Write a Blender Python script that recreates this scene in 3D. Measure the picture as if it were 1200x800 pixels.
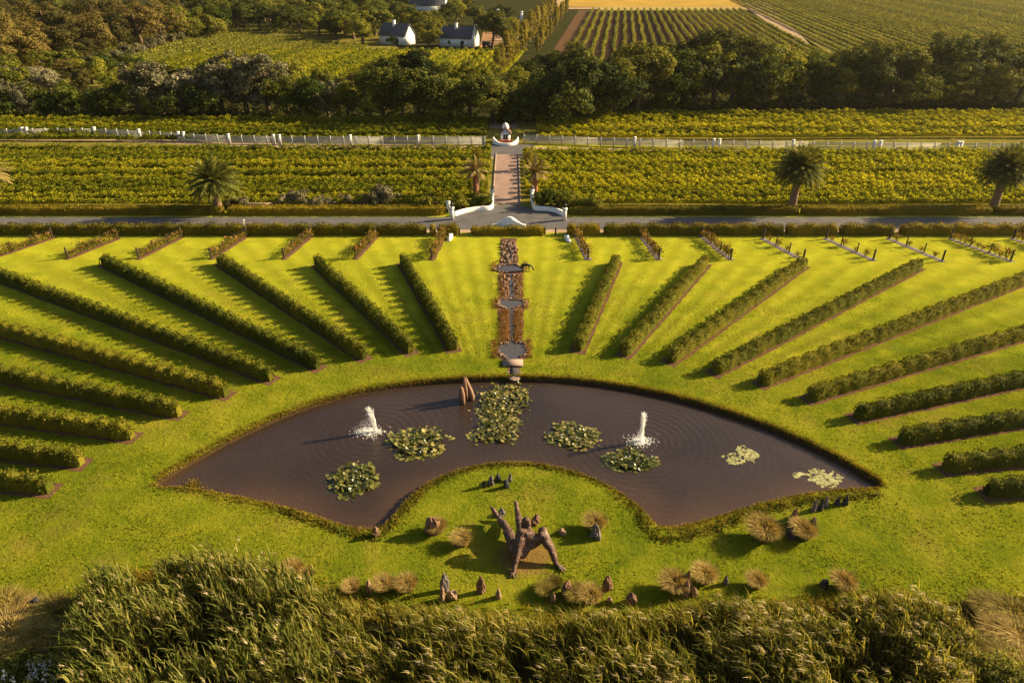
import bpy, bmesh, math, random
import numpy as np
from mathutils import Vector, Matrix

for o in list(bpy.data.objects): bpy.data.objects.remove(o)
S = bpy.context.scene
C = S.collection
R = math.radians
rng = np.random.default_rng(7)
random.seed(7)

# ------------------------------------------------------------------ camera
H = 32.0; F = 810.0; PITCH = math.atan(460/810.0)
SP, CP = math.sin(PITCH), math.cos(PITCH)
cam_d = bpy.data.cameras.new("camera"); cam = bpy.data.objects.new("camera", cam_d); C.objects.link(cam)
cam.location = (0, 0, H); cam.rotation_euler = (math.pi/2-PITCH, 0, 0)
cam_d.sensor_width = 36; cam_d.lens = F*36/1200; cam_d.clip_end = 6000; cam_d.clip_start = .5
S.camera = cam

# ------------------------------------------------------------------ light
SUN_EL = R(24); SUN_DIR = Vector((.96*math.cos(SUN_EL), .28*math.cos(SUN_EL), math.sin(SUN_EL))).normalized()
w = bpy.data.worlds.new("World"); S.world = w; w.use_nodes = True
nt = w.node_tree; sky = nt.nodes.new('ShaderNodeTexSky'); sky.sky_type = 'NISHITA'; sky.sun_disc = False
sky.sun_elevation = SUN_EL; sky.sun_rotation = math.atan2(.96, .28)
sky.dust_density = 3.0; sky.air_density = 1.2
nt.links.new(sky.outputs[0], nt.nodes['Background'].inputs[0]); nt.nodes['Background'].inputs[1].default_value = 0.05
sl = bpy.data.lights.new("sun", 'SUN'); sl.energy = 5.0; sl.angle = R(.6); sl.color = (1, .80, .47)
so = bpy.data.objects.new("sun", sl); C.objects.link(so); so.rotation_euler = SUN_DIR.to_track_quat('Z', 'Y').to_euler(); so.location = (200, 80, 150)
S.view_settings.view_transform = 'Standard'; S.view_settings.look = 'None'; S.view_settings.gamma = 1
S.view_settings.exposure = 1.42

def P(px, py, z=0.0):
    """ground position seen at a spot of the photograph (level z)"""
    u, v = px-600.0, py-400.0
    d = F*SP+v*CP; k = (H-z)/d
    return Vector((u*k, (F*CP-v*SP)*k, z))
def PXINV(X, Y):
    """spot of the photograph where a ground point is seen"""
    d = (Y*SP*0+1); zc = Y*CP+H*SP; return 600+F*X/zc, 400+F*(H*CP-Y*SP)/zc
def PX(px, py): p = P(px, py); return (p.x, p.y)

# ------------------------------------------------------------------ materials
def new_mat(name):
    m = bpy.data.materials.new(name); m.use_nodes = True
    t = m.node_tree; b = t.nodes['Principled BSDF']; b.inputs['Roughness'].default_value = .9
    b.inputs['Specular IOR Level'].default_value = .2
    return m, t, b
def N(t, kind, **kw):
    n = t.nodes.new(kind)
    for k, v in kw.items():
        if k in n.inputs: n.inputs[k].default_value = v
        else: setattr(n, k, v)
    return n
def ramp(t, fac, stops):
    r = t.nodes.new('ShaderNodeValToRGB'); e = r.color_ramp.elements
    while len(e) < len(stops): e.new(.5)
    for i, (p, c) in enumerate(stops): e[i].position = p; e[i].color = (*c, 1)
    t.links.new(fac, r.inputs[0]); return r.outputs[0]
def mixc(t, fac, a, b, mode='MIX'):
    m = t.nodes.new('ShaderNodeMix'); m.data_type = 'RGBA'; m.blend_type = mode
    if hasattr(fac, 'links') or hasattr(fac, 'is_output'): t.links.new(fac, m.inputs[0])
    else: m.inputs[0].default_value = fac
    for s, v in ((6, a), (7, b)):
        if isinstance(v, tuple): m.inputs[s].default_value = (*v, 1)
        else: t.links.new(v, m.inputs[s])
    return m.outputs[2]
def noise(t, scale, detail=4, rough=.55, vec=None):
    n = N(t, 'ShaderNodeTexNoise'); n.inputs['Scale'].default_value = scale; n.inputs['Detail'].default_value = detail; n.inputs['Roughness'].default_value = rough
    if vec is not None: t.links.new(vec, n.inputs['Vector'])
    return n.outputs[0]
def objco(t): return t.nodes.new('ShaderNodeTexCoord').outputs['Object']
def bump(t, b, h, strength, dist):
    n = N(t, 'ShaderNodeBump'); n.inputs['Strength'].default_value = strength; n.inputs['Distance'].default_value = dist
    t.links.new(h, n.inputs['Height']); t.links.new(n.outputs[0], b.inputs['Normal']); return n
def math_n(t, op, a, b=None, c=None):
    m = t.nodes.new('ShaderNodeMath'); m.operation = op
    for i, v in enumerate((a, b, c)):
        if v is None: continue
        if isinstance(v, (int, float)): m.inputs[i].default_value = v
        else: t.links.new(v, m.inputs[i])
    return m.outputs[0]

def leaf_mat(name, cols, trans=.35, rand=.25, nscale=.25):
    """foliage: leaf to leaf variation, plant to plant variation, light passing through the leaves"""
    m, t, b = new_mat(name); L = t.links
    g = t.nodes.new('ShaderNodeNewGeometry'); oi = t.nodes.new('ShaderNodeObjectInfo')
    n1 = noise(t, nscale, 3, .6, g.outputs['Position'])
    f = math_n(t, 'ADD', math_n(t, 'MULTIPLY', g.outputs['Random Per Island'], .5), math_n(t, 'MULTIPLY', n1, .5))
    f = math_n(t, 'ADD', f, math_n(t, 'MULTIPLY', math_n(t, 'SUBTRACT', oi.outputs['Random'], .5), rand))
    k = len(cols); st = [(.2+.6*i/(k-1), c) for i, c in enumerate(cols)]
    col = ramp(t, f, st)
    L.new(col, b.inputs['Base Color']); b.inputs['Roughness'].default_value = .8; b.inputs['Specular IOR Level'].default_value = .08
    tr = t.nodes.new('ShaderNodeBsdfTranslucent')
    L.new(mixc(t, .6, col, (1.0, .85, .25), 'MULTIPLY'), tr.inputs[0])
    mx = t.nodes.new('ShaderNodeMixShader'); mx.inputs[0].default_value = trans
    L.new(b.outputs[0], mx.inputs[1]); L.new(tr.outputs[0], mx.inputs[2])
    L.new(mx.outputs[0], t.nodes['Material Output'].inputs[0])
    return m
def plain(name, col, rough=.85, var=.25, scale=3.0, bmp=0.0, metal=0.0, spec=.25):
    m, t, b = new_mat(name)
    n = noise(t, scale, 6, .6, objco(t))
    c = ramp(t, n, [(.25, tuple(x*(1-var) for x in col)), (.75, tuple(min(1, x*(1+var)) for x in col))])
    t.links.new(c, b.inputs['Base Color']); b.inputs['Roughness'].default_value = rough; b.inputs['Metallic'].default_value = metal
    b.inputs['Specular IOR Level'].default_value = spec
    if bmp: bump(t, b, n, .8, bmp)
    return m

M = {}
M['hedge'] = leaf_mat('hedge_leaves', [(.03, .04, .006), (.10, .11, .012), (.26, .22, .02)], .4)
M['hedge_warm'] = leaf_mat('warm_hedge_leaves', [(.04, .045, .006), (.16, .135, .012), (.42, .30, .02)], .45)
M['vine'] = leaf_mat('vine_leaves', [(.05, .07, .006), (.20, .22, .012), (.50, .44, .025)], .56)
M['vine_yellow'] = leaf_mat('yellowing_vine_leaves', [(.09, .11, .006), (.33, .33, .014), (.56, .49, .025)], .6)
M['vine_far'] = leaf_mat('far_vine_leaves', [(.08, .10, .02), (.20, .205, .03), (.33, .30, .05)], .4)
M['oak'] = leaf_mat('oak_leaves', [(.014, .024, .005), (.065, .08, .012), (.22, .20, .025)], .3, .5)
M['green_tree'] = leaf_mat('green_tree_leaves', [(.022, .04, .005), (.10, .12, .014), (.31, .28, .03)], .38, .5)
M['silver'] = leaf_mat('silver_leaves', [(.06, .06, .03), (.16, .145, .075), (.34, .29, .17)], .25, .3)
M['gum'] = leaf_mat('gum_leaves', [(.032, .034, .008), (.10, .085, .02), (.23, .165, .04)], .3, .4)
M['poplar'] = leaf_mat('poplar_leaves', [(.10, .095, .012), (.24, .20, .03), (.42, .32, .05)], .4, .3)
M['palm'] = leaf_mat('palm_leaves', [(.035, .045, .008), (.10, .11, .02), (.26, .23, .05)], .25, .1, .6)
M['palm_dry'] = leaf_mat('dry_palm_leaves', [(.10, .08, .03), (.25, .19, .06), (.45, .33, .12)], .2, .1, .6)
M['reed'] = leaf_mat('reed_leaves', [(.035, .05, .008), (.15, .155, .022), (.46, .38, .09)], .48, 0, .5)
M['cane'] = leaf_mat('cane_leaves', [(.04, .06, .012), (.16, .175, .032), (.44, .38, .11)], .48, 0, .5)
M['plume'] = leaf_mat('reed_plumes', [(.25, .19, .09), (.45, .36, .19), (.70, .58, .36)], .4, 0, .5)
M['tussock'] = leaf_mat('tussock_blades', [(.20, .14, .04), (.40, .29, .09), (.62, .48, .19)], .4, .2, .8)
M['tussock_green'] = leaf_mat('green_tussock_blades', [(.07, .065, .012), (.24, .19, .04), (.52, .41, .12)], .4, .2, .8)
M['bank'] = leaf_mat('bank_grass_blades', [(.07, .06, .008), (.21, .165, .02), (.38, .25, .04)], .42, 0, .45)
M['cover'] = leaf_mat('ground_cover_leaves', [(.04, .05, .006), (.13, .13, .012), (.30, .23, .03)], .35, 0, .45)
M['turf'] = leaf_mat('turf_blades', [(.11, .14, .008), (.22, .24, .012), (.36, .33, .022)], .55, 0, .4)
M['rust'] = leaf_mat('rusty_plants', [(.08, .038, .012), (.24, .125, .04), (.42, .25, .09)], .35, .2, 1)
M['rose_leaf'] = leaf_mat('rose_leaves', [(.05, .055, .01), (.17, .14, .02), (.34, .22, .04)], .35, .4, 1)
M['rose'] = leaf_mat('rose_petals', [(.40, .08, .02), (.6, .24, .06), (.7, .5, .25)], .3, .6, 1)
M['lily'] = leaf_mat('lily_pads', [(.03, .045, .006), (.11, .11, .012), (.34, .28, .09)], .12, .15, .5)
M['lily_pale'] = leaf_mat('pale_lily_pads', [(.15, .16, .04), (.32, .30, .10), (.5, .47, .25)], .1, .1, .5)
for k_ in ('lily', 'lily_pale'):
    b_ = M[k_].node_tree.nodes['Principled BSDF']; b_.inputs['Roughness'].default_value = .3; b_.inputs['Specular IOR Level'].default_value = .5
M['flower_white'] = plain('white_petals', (.75, .72, .62), .7, .1)
M['bark'] = plain('bark', (.12, .08, .05), .95, .4, 4, .05)
M['palm_bark'] = plain('palm_bark', (.20, .125, .075), .95, .45, 5, .08)
M['palm_bark_red'] = plain('pruned_palm_bark', (.26, .11, .05), .95, .4, 6, .08)
M['wood_post'] = plain('dark_post_wood', (.045, .03, .02), .9, .4, 8)
M['white'] = plain('white_plaster', (.78, .76, .72), .8, .08, 2)
M['white_shade'] = plain('white_paint', (.72, .70, .66), .7, .1, 2)
M['fence_paint'] = plain('weathered_fence_paint', (.50, .48, .44), .8, .15, 1)
M['thatch'] = plain('dark_thatch', (.09, .09, .11), .95, .3, 6, .05)
M['tile'] = plain('brown_roof', (.13, .07, .05), .9, .3, 6, .05)
M['rock'] = plain('brown_rock', (.19, .105, .062), .9, .45, 3.5, .12)
M['rock_grey'] = plain('grey_rock', (.15, .125, .12), .9, .4, 3.5, .12)
M['rock_dark'] = plain('dark_rock', (.05, .045, .05), .9, .4, 4, .12)
M['rock_tan'] = plain('tan_rock', (.30, .19, .12), .9, .35, 3, .12)
M['sail'] = plain('weathered_sail_wood', (.20, .115, .07), .8, .3, 3, .04)
M['dark_metal'] = plain('black_bronze', (.03, .03, .03), .5, .3, 4, .02, .6)
M['window'] = plain('dark_window_glass', (.02, .02, .025), .2, .1, 2)
M['red_flower'] = leaf_mat('red_flowers', [(.25, .01, .01), (.5, .03, .03), (.6, .12, .1)], .2)
M['soil'] = plain('bare_soil', (.13, .07, .042), .95, .35, 2.5, .08)
M['soil_pale'] = plain('pale_track_soil', (.36, .25, .16), .95, .25, .5, .05)
M['soil_field'] = plain('ploughed_field_soil', (.11, .062, .034), .95, .25, .3, .1)
M['gold_field'] = plain('dry_gold_field', (.36, .23, .05), .95, .2, .05)
M['vine_floor'] = plain('vineyard_floor', (.17, .145, .03), .95, .4, .35, .08)
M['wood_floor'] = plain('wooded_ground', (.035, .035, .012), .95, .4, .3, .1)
M['yard'] = plain('yard_earth', (.30, .17, .09), .95, .25, .3)
for k_ in ('soil', 'soil_pale', 'soil_field', 'gold_field', 'vine_floor', 'wood_floor', 'yard'):
    b_ = M[k_].node_tree.nodes['Principled BSDF']; b_.inputs['Specular IOR Level'].default_value = 0; b_.inputs['Roughness'].default_value = 1
M['slab'] = plain('bridge_stone', (.27, .19, .15), .9, .15, 2, .02)

def bronze():
    m, t, b = new_mat('patinated_bronze'); co = objco(t)
    n = noise(t, 2.2, 8, .65, co); n2 = noise(t, 9, 5, .6, co)
    c = ramp(t, n, [(.3, (.035, .018, .011)), (.5, (.10, .046, .026)), (.70, (.22, .155, .12))])
    t.links.new(c, b.inputs['Base Color']); b.inputs['Roughness'].default_value = .55; b.inputs['Metallic'].default_value = .25
    b.inputs['Specular IOR Level'].default_value = .5
    bump(t, b, math_n(t, 'ADD', n, math_n(t, 'MULTIPLY', n2, .6)), .9, .1); return m
M['bronze'] = bronze()

OC = P(603, 563)      # common centre of the hedge fan and the pond
EARTH = P(615, 652)
def lawn_mat():
    m, t, b = new_mat('lawn_grass'); L = t.links; g = t.nodes.new('ShaderNodeNewGeometry').outputs['Position']
    big = noise(t, .06, 4, .6, g); mid = noise(t, .45, 5, .65, g); fine = noise(t, 3.2, 6, .75, g)
    f = math_n(t, 'ADD', math_n(t, 'MULTIPLY', big, .36), math_n(t, 'ADD', math_n(t, 'MULTIPLY', mid, .34), math_n(t, 'MULTIPLY', fine, .30)))
    col = ramp(t, f, [(.36, (.06, .10, .008)), (.48, (.155, .182, .010)), (.61, (.30, .275, .022))])
    # worn straw-coloured patches
    pt = ramp(t, noise(t, .22, 8, .75, g), [(.52, (0, 0, 0)), (.72, (1, 1, 1))])
    col = mixc(t, math_n(t, 'MULTIPLY', pt, .55), col, (.28, .19, .045))
    # mower stripes fanning out from the centre of the garden
    sx = t.nodes.new('ShaderNodeSeparateXYZ'); L.new(g, sx.inputs[0])
    dx = math_n(t, 'SUBTRACT', sx.outputs[0], OC.x); dy = math_n(t, 'SUBTRACT', sx.outputs[1], OC.y)
    ang = math_n(t, 'ARCTAN2', dx, dy)
    st = math_n(t, 'SINE', math_n(t, 'ADD', math_n(t, 'MULTIPLY', ang, 120), math_n(t, 'MULTIPLY', mid, 4)))
    rad = math_n(t, 'SQRT', math_n(t, 'ADD', math_n(t, 'MULTIPLY', dx, dx), math_n(t, 'MULTIPLY', dy, dy)))
    far = math_n(t, 'GREATER_THAN', dy, 16.5)
    k = math_n(t, 'MULTIPLY', math_n(t, 'MULTIPLY', math_n(t, 'MULTIPLY', st, .16), mid), far)
    hs = t.nodes.new('ShaderNodeHueSaturation'); L.new(col, hs.inputs['Color']); L.new(math_n(t, 'ADD', 1.0, k), hs.inputs['Value'])
    wet = math_n(t, 'LESS_THAN', math_n(t, 'ADD', sx.outputs[2], math_n(t, 'MULTIPLY', fine, .12)), -.02)
    dry = math_n(t, 'MULTIPLY', math_n(t, 'SMOOTH_MIN', 1.0, math_n(t, 'MAXIMUM', 0.0, math_n(t, 'DIVIDE', math_n(t, 'SUBTRACT', sx.outputs[1], 52), 26)), .1), .75)  # lawn brightened to yellow toward the road: grazing sunlight painted into the colour
    farlit_col = mixc(t, math_n(t, 'MULTIPLY', dry, ramp(t, mid, [(.3, (.6, .6, .6)), (.65, (1, 1, 1))])), hs.outputs[0], (.37, .35, .022))  # sunlit yellow mixed into the far lawn
    ex = math_n(t, 'SUBTRACT', sx.outputs[0], EARTH.x); ey = math_n(t, 'MULTIPLY', math_n(t, 'SUBTRACT', sx.outputs[1], EARTH.y), 1.15)
    er = math_n(t, 'ADD', math_n(t, 'SQRT', math_n(t, 'ADD', math_n(t, 'MULTIPLY', ex, ex), math_n(t, 'MULTIPLY', ey, ey))), math_n(t, 'MULTIPLY', math_n(t, 'ADD', mid, fine), 1.6))
    worn = ramp(t, math_n(t, 'MULTIPLY', er, .25), [(.70, (1, 1, 1)), (.92, (0, 0, 0))])
    farlit_col = mixc(t, math_n(t, 'MULTIPLY', worn, .85), farlit_col, (.25, .14, .05))
    hs2 = t.nodes.new('ShaderNodeHueSaturation'); L.new(farlit_col, hs2.inputs['Color']); L.new(math_n(t, 'ADD', 1.0, k), hs2.inputs['Value']); farlit_col = hs2.outputs[0]
    L.new(mixc(t, wet, farlit_col, (.07, .045, .02)), b.inputs['Base Color'])
    b.inputs['Roughness'].default_value = 1; b.inputs['Specular IOR Level'].default_value = 0
    # grass blades catch low light from the side: broad bumpy relief
    f2 = noise(t, 9, 3, .7, g)
    h = math_n(t, 'ADD', math_n(t, 'MULTIPLY', fine, .8), math_n(t, 'ADD', math_n(t, 'MULTIPLY', f2, .35), math_n(t, 'MULTIPLY', mid, .5)))
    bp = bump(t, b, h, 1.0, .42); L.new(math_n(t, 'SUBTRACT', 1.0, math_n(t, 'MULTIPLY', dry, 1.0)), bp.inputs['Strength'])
    return m
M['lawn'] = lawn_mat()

FOUNT = [P(441, 506, -.4), P(752, 517, -.4)]
def water_mat(name, deep=(.028, .018, .0135)):
    m, t, b = new_mat(name); L = t.links; g = t.nodes.new('ShaderNodeNewGeometry').outputs['Position']
    c = ramp(t, noise(t, .12, 3, .5, g), [(.35, deep), (.7, tuple(x*1.5 for x in deep))])
    at_ = t.nodes.new('ShaderNodeAttribute'); at_.attribute_name = 'shallow'
    L.new(mixc(t, math_n(t, 'MULTIPLY', at_.outputs['Fac'], .8), c, (.085, .046, .024)), b.inputs['Base Color']); b.inputs['Roughness'].default_value = .10; b.inputs['IOR'].default_value = 1.33; b.inputs['Specular IOR Level'].default_value = .75
    sx = t.nodes.new('ShaderNodeSeparateXYZ'); L.new(g, sx.inputs[0]); tot = None
    wob = noise(t, .6, 3, .5, g)
    for p in FOUNT:
        dx = math_n(t, 'SUBTRACT', sx.outputs[0], p.x); dy = math_n(t, 'SUBTRACT', sx.outputs[1], p.y)
        r = math_n(t, 'SQRT', math_n(t, 'ADD', math_n(t, 'MULTIPLY', dx, dx), math_n(t, 'MULTIPLY', dy, dy)))
        s = math_n(t, 'SINE', math_n(t, 'ADD', math_n(t, 'MULTIPLY', r, 11.0), math_n(t, 'MULTIPLY', wob, 5)))
        a = math_n(t, 'MULTIPLY', math_n(t, 'MULTIPLY', s, math_n(t, 'MULTIPLY', wob, 1.7)), math_n(t, 'POWER', 2.718, math_n(t, 'MULTIPLY', r, -.17)))
        tot = a if tot is None else math_n(t, 'ADD', tot, a)
    mp = N(t, 'ShaderNodeMapping'); L.new(g, mp.inputs[0]); mp.inputs['Scale'].default_value = (2.2, 5.0, 1); mp.inputs['Rotation'].default_value = (0, 0, R(15))
    rip = noise(t, 1.2, 4, .6, mp.outputs[0])
    h = math_n(t, 'ADD', math_n(t, 'MULTIPLY', tot, .35), math_n(t, 'MULTIPLY', rip, 1.3))
    L.new(ramp(t, noise(t, .25, 4, .6, mp.outputs[0]), [(.4, (.05,)*3), (.65, (.22,)*3)]), b.inputs['Roughness'])
    bump(t, b, h, .5, .05); return m
M['water'] = water_mat('pond_water'); M['basin_water'] = water_mat('basin_water', (.05, .045, .05))
def brick_mat():
    m, t, b = new_mat('brick_paving'); g = objco(t)
    br = N(t, 'ShaderNodeTexBrick'); t.links.new(g, br.inputs[0]); br.inputs['Scale'].default_value = 3
    br.inputs['Color1'].default_value = (.27, .16, .12, 1); br.inputs['Color2'].default_value = (.34, .215, .17, 1); br.inputs['Mortar'].default_value = (.2, .13, .1, 1)
    n = noise(t, .5, 5, .6, g); c = mixc(t, .5, br.outputs[0], ramp(t, n, [(.3, (.20, .13, .10)), (.7, (.38, .26, .20))]))
    t.links.new(c, b.inputs['Base Color']); return m
M['brick'] = brick_mat()
def asphalt():
    m, t, b = new_mat('asphalt'); g = objco(t); n = noise(t, .5, 6, .65, g)
    c = ramp(t, n, [(.3, (.075, .07, .075)), (.7, (.13, .118, .115))]); t.links.new(c, b.inputs['Base Color'])
    bump(t, b, noise(t, 30, 2, .5, g), .3, .02); return m
M['asphalt'] = asphalt()
def spray():
    m, t, b = new_mat('water_spray'); b.inputs['Base Color'].default_value = (.92, .92, .92, 1); b.inputs['Roughness'].default_value = .3
    tr = t.nodes.new('ShaderNodeBsdfTranslucent'); tr.inputs[0].default_value = (.95, .93, .9, 1)
    mx = t.nodes.new('ShaderNodeMixShader'); mx.inputs[0].default_value = .45
    t.links.new(b.outputs[0], mx.inputs[1]); t.links.new(tr.outputs[0], mx.inputs[2]); t.links.new(mx.outputs[0], t.nodes['Material Output'].inputs[0]); return m
M['spray'] = spray()

# ------------------------------------------------------------------ mesh helpers
class Geo:
    """collects vertices and faces (numpy) for ONE mesh"""
    def __init__(s): s.v = []; s.f = []; s.n = 0; s.mi = []
    def add(s, V, Fc, mi=0):
        V = np.asarray(V, dtype=np.float64).reshape(-1, 3)
        for f in (Fc if isinstance(Fc, list) else [Fc]):
            f = np.asarray(f, dtype=np.int64)
            if f.size: s.f.append(f.reshape(len(f), -1)+s.n); s.mi.append(np.full(len(f), mi))
        s.v.append(V); s.n += len(V)
    def mesh(s, name, mats, smooth=False):
        me = bpy.data.meshes.new(name); V = np.concatenate(s.v)
        me.vertices.add(len(V)); me.vertices.foreach_set('co', V.ravel())
        tot = np.concatenate([np.full(len(f), f.shape[1]) for f in s.f]); li = np.concatenate([f.ravel() for f in s.f])
        me.loops.add(len(li)); me.loops.foreach_set('vertex_index', li)
        me.polygons.add(len(tot)); st = np.concatenate([[0], np.cumsum(tot)[:-1]])
        me.polygons.foreach_set('loop_start', st); me.polygons.foreach_set('loop_total', tot)
        me.polygons.foreach_set('material_index', np.concatenate(s.mi))
        if smooth: me.polygons.foreach_set('use_smooth', np.ones(len(tot), bool))
        me.update(calc_edges=True); me.validate()
        for m in (mats if isinstance(mats, (list, tuple)) else [mats]): me.materials.append(m)
        return me
def link(name, me, parent=None, loc=(0, 0, 0), rz=0, sc=1):
    o = bpy.data.objects.new(name, me); C.objects.link(o); o.location = loc; o.rotation_euler = (0, 0, rz)
    o.scale = (sc, sc, sc) if isinstance(sc, (int, float)) else sc
    if parent: o.parent = parent
    return o
def tag(o, label=None, cat=None, group=None, kind=None):
    for k, v in (('label', label), ('category', cat), ('group', group), ('kind', kind)):
        if v: o[k] = v
    return o
def struct(name, me, label=None, loc=(0, 0, 0)):
    o = link(name, me, loc=loc); o['kind'] = 'structure'
    if label: o['label'] = label; o['category'] = name.replace('_', ' ')
    return o
ORD = ['first', 'second', 'third', 'fourth', 'fifth', 'sixth', 'seventh', 'eighth', 'ninth', 'tenth', 'eleventh', 'twelfth', 'thirteenth', 'fourteenth', 'fifteenth', 'sixteenth', 'seventeenth', 'eighteenth', 'nineteenth']
def ordn(i):
    if i < 19: return ORD[i]
    tens = ['twentieth', 'thirtieth', 'fortieth', 'fiftieth', 'sixtieth', 'seventieth']; t2 = ['twenty', 'thirty', 'forty', 'fifty', 'sixty', 'seventy']
    n = i+1; return tens[n//10-2] if n % 10 == 0 else t2[n//10-2]+'-'+ORD[n % 10-1]
def unit(a): return a/np.maximum(np.linalg.norm(a, axis=-1, keepdims=True), 1e-9)
def leaf_quads(g, pts, size, mi=0, aspect=.6, droop=0, jit=.35, nrm=None, loose=.55):
    n = len(pts)
    if n == 0: return
    if nrm is None:
        u = unit(rng.normal(size=(n, 3))+np.array([0, 0, -droop])); w_ = unit(np.cross(u, unit(rng.normal(size=(n, 3)))))
    else:
        nn = unit(nrm+rng.normal(size=(n, 3))*loose); u = unit(np.cross(nn, unit(rng.normal(size=(n, 3))))); w_ = unit(np.cross(nn, u))
    s = (size*(1+jit*rng.uniform(-1, 1, n)))[:, None]
    V = np.stack([pts-u*s*.5, pts-w_*s*.5*aspect+u*s*.05, pts+u*s*.5, pts+w_*s*.5*aspect+u*s*.05], 1).reshape(-1, 3)
    g.add(V, np.arange(4*n).reshape(n, 4), mi)
def blades(g, base, length, width, lean, mi=0, seg=3, curl=.5):
    """ribbons: base (n,3); length (n); width; lean (n,3) horizontal lean vector of the tip"""
    n = len(base); length = np.broadcast_to(length, (n,)); ang = rng.uniform(0, 2*np.pi, n)
    side = np.stack([np.cos(ang), np.sin(ang), np.zeros(n)], 1)*np.broadcast_to(width, (n,))[:, None]*.5
    rows = []
    for k in range(seg+1):
        t = k/seg; c = base+np.array([0, 0, 1])*(length*(t-curl*t*t*.5))[:, None]+lean*(length*(t*t))[:, None]
        wd = (1-t**2*.92); rows.append(np.stack([c-side*wd, c+side*wd], 1))
    V = np.stack(rows, 1).reshape(n, -1, 3); per = 2*(seg+1); o = np.arange(n)[:, None]*per
    fs = [np.concatenate([o+2*k, o+2*k+1, o+2*k+3, o+2*k+2], 1) for k in range(seg)]
    # interleave so that every blade stays one island
    g.add(V.reshape(-1, 3), np.concatenate(fs), mi)
def tube(g, pts, rad, n=8, mi=0, cap=True):
    pts = [Vector(p) for p in pts]; rad = rad if hasattr(rad, '__len__') else [rad]*len(pts); V = []
    for i, p in enumerate(pts):
        d = (pts[min(i+1, len(pts)-1)]-pts[max(i-1, 0)]).normalized()
        a = d.cross(Vector((.13, .97, .2))).normalized(); b = d.cross(a)
        for k in range(n):
            th = 2*math.pi*k/n; V.append(p+(a*math.cos(th)+b*math.sin(th))*rad[i])
    Fq = [[i*n+k, i*n+(k+1) % n, (i+1)*n+(k+1) % n, (i+1)*n+k] for i in range(len(pts)-1) for k in range(n)]
    g.add([tuple(v) for v in V], np.array(Fq), mi)
    if cap:
        g.add([tuple(v) for v in V[-n:]], np.array([list(range(n))]), mi); g.add([tuple(v) for v in V[:n]], np.array([list(range(n))[::-1]]), mi)
def box(g, x0, x1, y0, y1, z0, z1, mi=0):
    V = [(x, y, z) for z in (z0, z1) for x, y in ((x0, y0), (x1, y0), (x1, y1), (x0, y1))]
    g.add(V, np.array([[3, 2, 1, 0], [4, 5, 6, 7], [0, 1, 5, 4], [1, 2, 6, 5], [2, 3, 7, 6], [3, 0, 4, 7]]), mi)
def lathe(g, prof, n=12, mi=0, c=(0, 0, 0)):
    V = [(c[0]+r*math.cos(2*math.pi*k/n), c[1]+r*math.sin(2*math.pi*k/n), c[2]+z) for r, z in prof for k in range(n)]
    Fq = [[i*n+k, i*n+(k+1) % n, (i+1)*n+(k+1) % n, (i+1)*n+k] for i in range(len(prof)-1) for k in range(n)]
    g.add(V, np.array(Fq), mi); g.add(V[-n:], np.array([list(range(n))]), mi)
def poly_sheet(name, pts, z, mat, label=None):
    bm = bmesh.new(); f = bm.faces.new([bm.verts.new((p[0], p[1], z)) for p in pts])
    if f.normal.z < 0 or f.calc_area() == 0: pass
    bm.normal_update()
    if f.normal.z < 0: f.normal_flip()
    bmesh.ops.triangulate(bm, faces=bm.faces[:]); me = bpy.data.meshes.new(name); bm.to_mesh(me); bm.free(); me.materials.append(mat)
    return struct(name, me, label)

# ------------------------------------------------------------------ pond outline and the ground sheet
WZ = -.40
pond_px = [(180,573),(205,556),(230,542),(265,522),(300,505),(335,489.5),(370,477),(410,465.5),(450,457.5),(500,451),(550,447.5),(600,446.5),(650,447.5),(700,452),(750,460),(800,471),(850,486),(890,500),(930,516),(970,535),(1005,555),(1037,574),
           (1000,574.5),(950,579),(900,589),(860,601),(820,613),(790,620),(773,620),(765,612),(757,603),(745,592),(725,578),(700,565),(670,554),(640,547),(610,544),(580,545),(550,550),(520,559),(495,572),(475,589),(462,604),(452,617),(440,623),
           (410,620),(370,606),(330,595),(290,586),(250,578),(215,573.5)]
def chaikin(p, it=2):
    for _ in range(it):
        q = []
        for i in range(len(p)):
            a, b = np.array(p[i]), np.array(p[(i+1) % len(p)]); q += [a*.75+b*.25, a*.25+b*.75]
        p = q
    return p
POND = np.array(chaikin([tuple(P(x, y, WZ))[:2] for x, y in pond_px], 1))
def sdist(X, Y, poly):
    """signed distance to a polygon, negative inside"""
    d = np.full(X.shape, 1e9); ins = np.zeros(X.shape, bool); n = len(poly)
    for i in range(n):
        ax, ay = poly[i]; bx, by = poly[(i+1) % n]; ex, ey = bx-ax, by-ay
        t = np.clip(((X-ax)*ex+(Y-ay)*ey)/(ex*ex+ey*ey), 0, 1)
        d = np.minimum(d, np.hypot(X-ax-t*ex, Y-ay-t*ey))
        c = ((ay > Y) != (by > Y)); xi = np.where(c, (bx-ax)*(Y-ay)/np.where(by == ay, 1e-9, by-ay)+ax, 0); ins ^= c & (X < xi)
    return np.where(ins, -d, d)
gx = np.arange(-44, 44.01, .25); gy = np.arange(24, 66.01, .25)
GX, GY = np.meshgrid(gx, gy); SD = sdist(GX, GY, POND)
def zprof(d):
    t = np.clip((d+.5)/.7, 0, 1); return -2.0*(1-t)**2*(1+2*t)
GZ = zprof(SD); edge = np.minimum.reduce([GX+44, 44-GX, GY-24, 66-GY]); GZ *= np.clip(edge/1.0, 0, 1)
g = Geo(); ny, nx = GX.shape; idx = np.arange(nx*ny).reshape(ny, nx)
g.add(np.stack([GX, GY, GZ], -1).reshape(-1, 3), np.stack([idx[:-1, :-1], idx[:-1, 1:], idx[1:, 1:], idx[1:, :-1]], -1).reshape(-1, 4))
BIG = 3000
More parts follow.
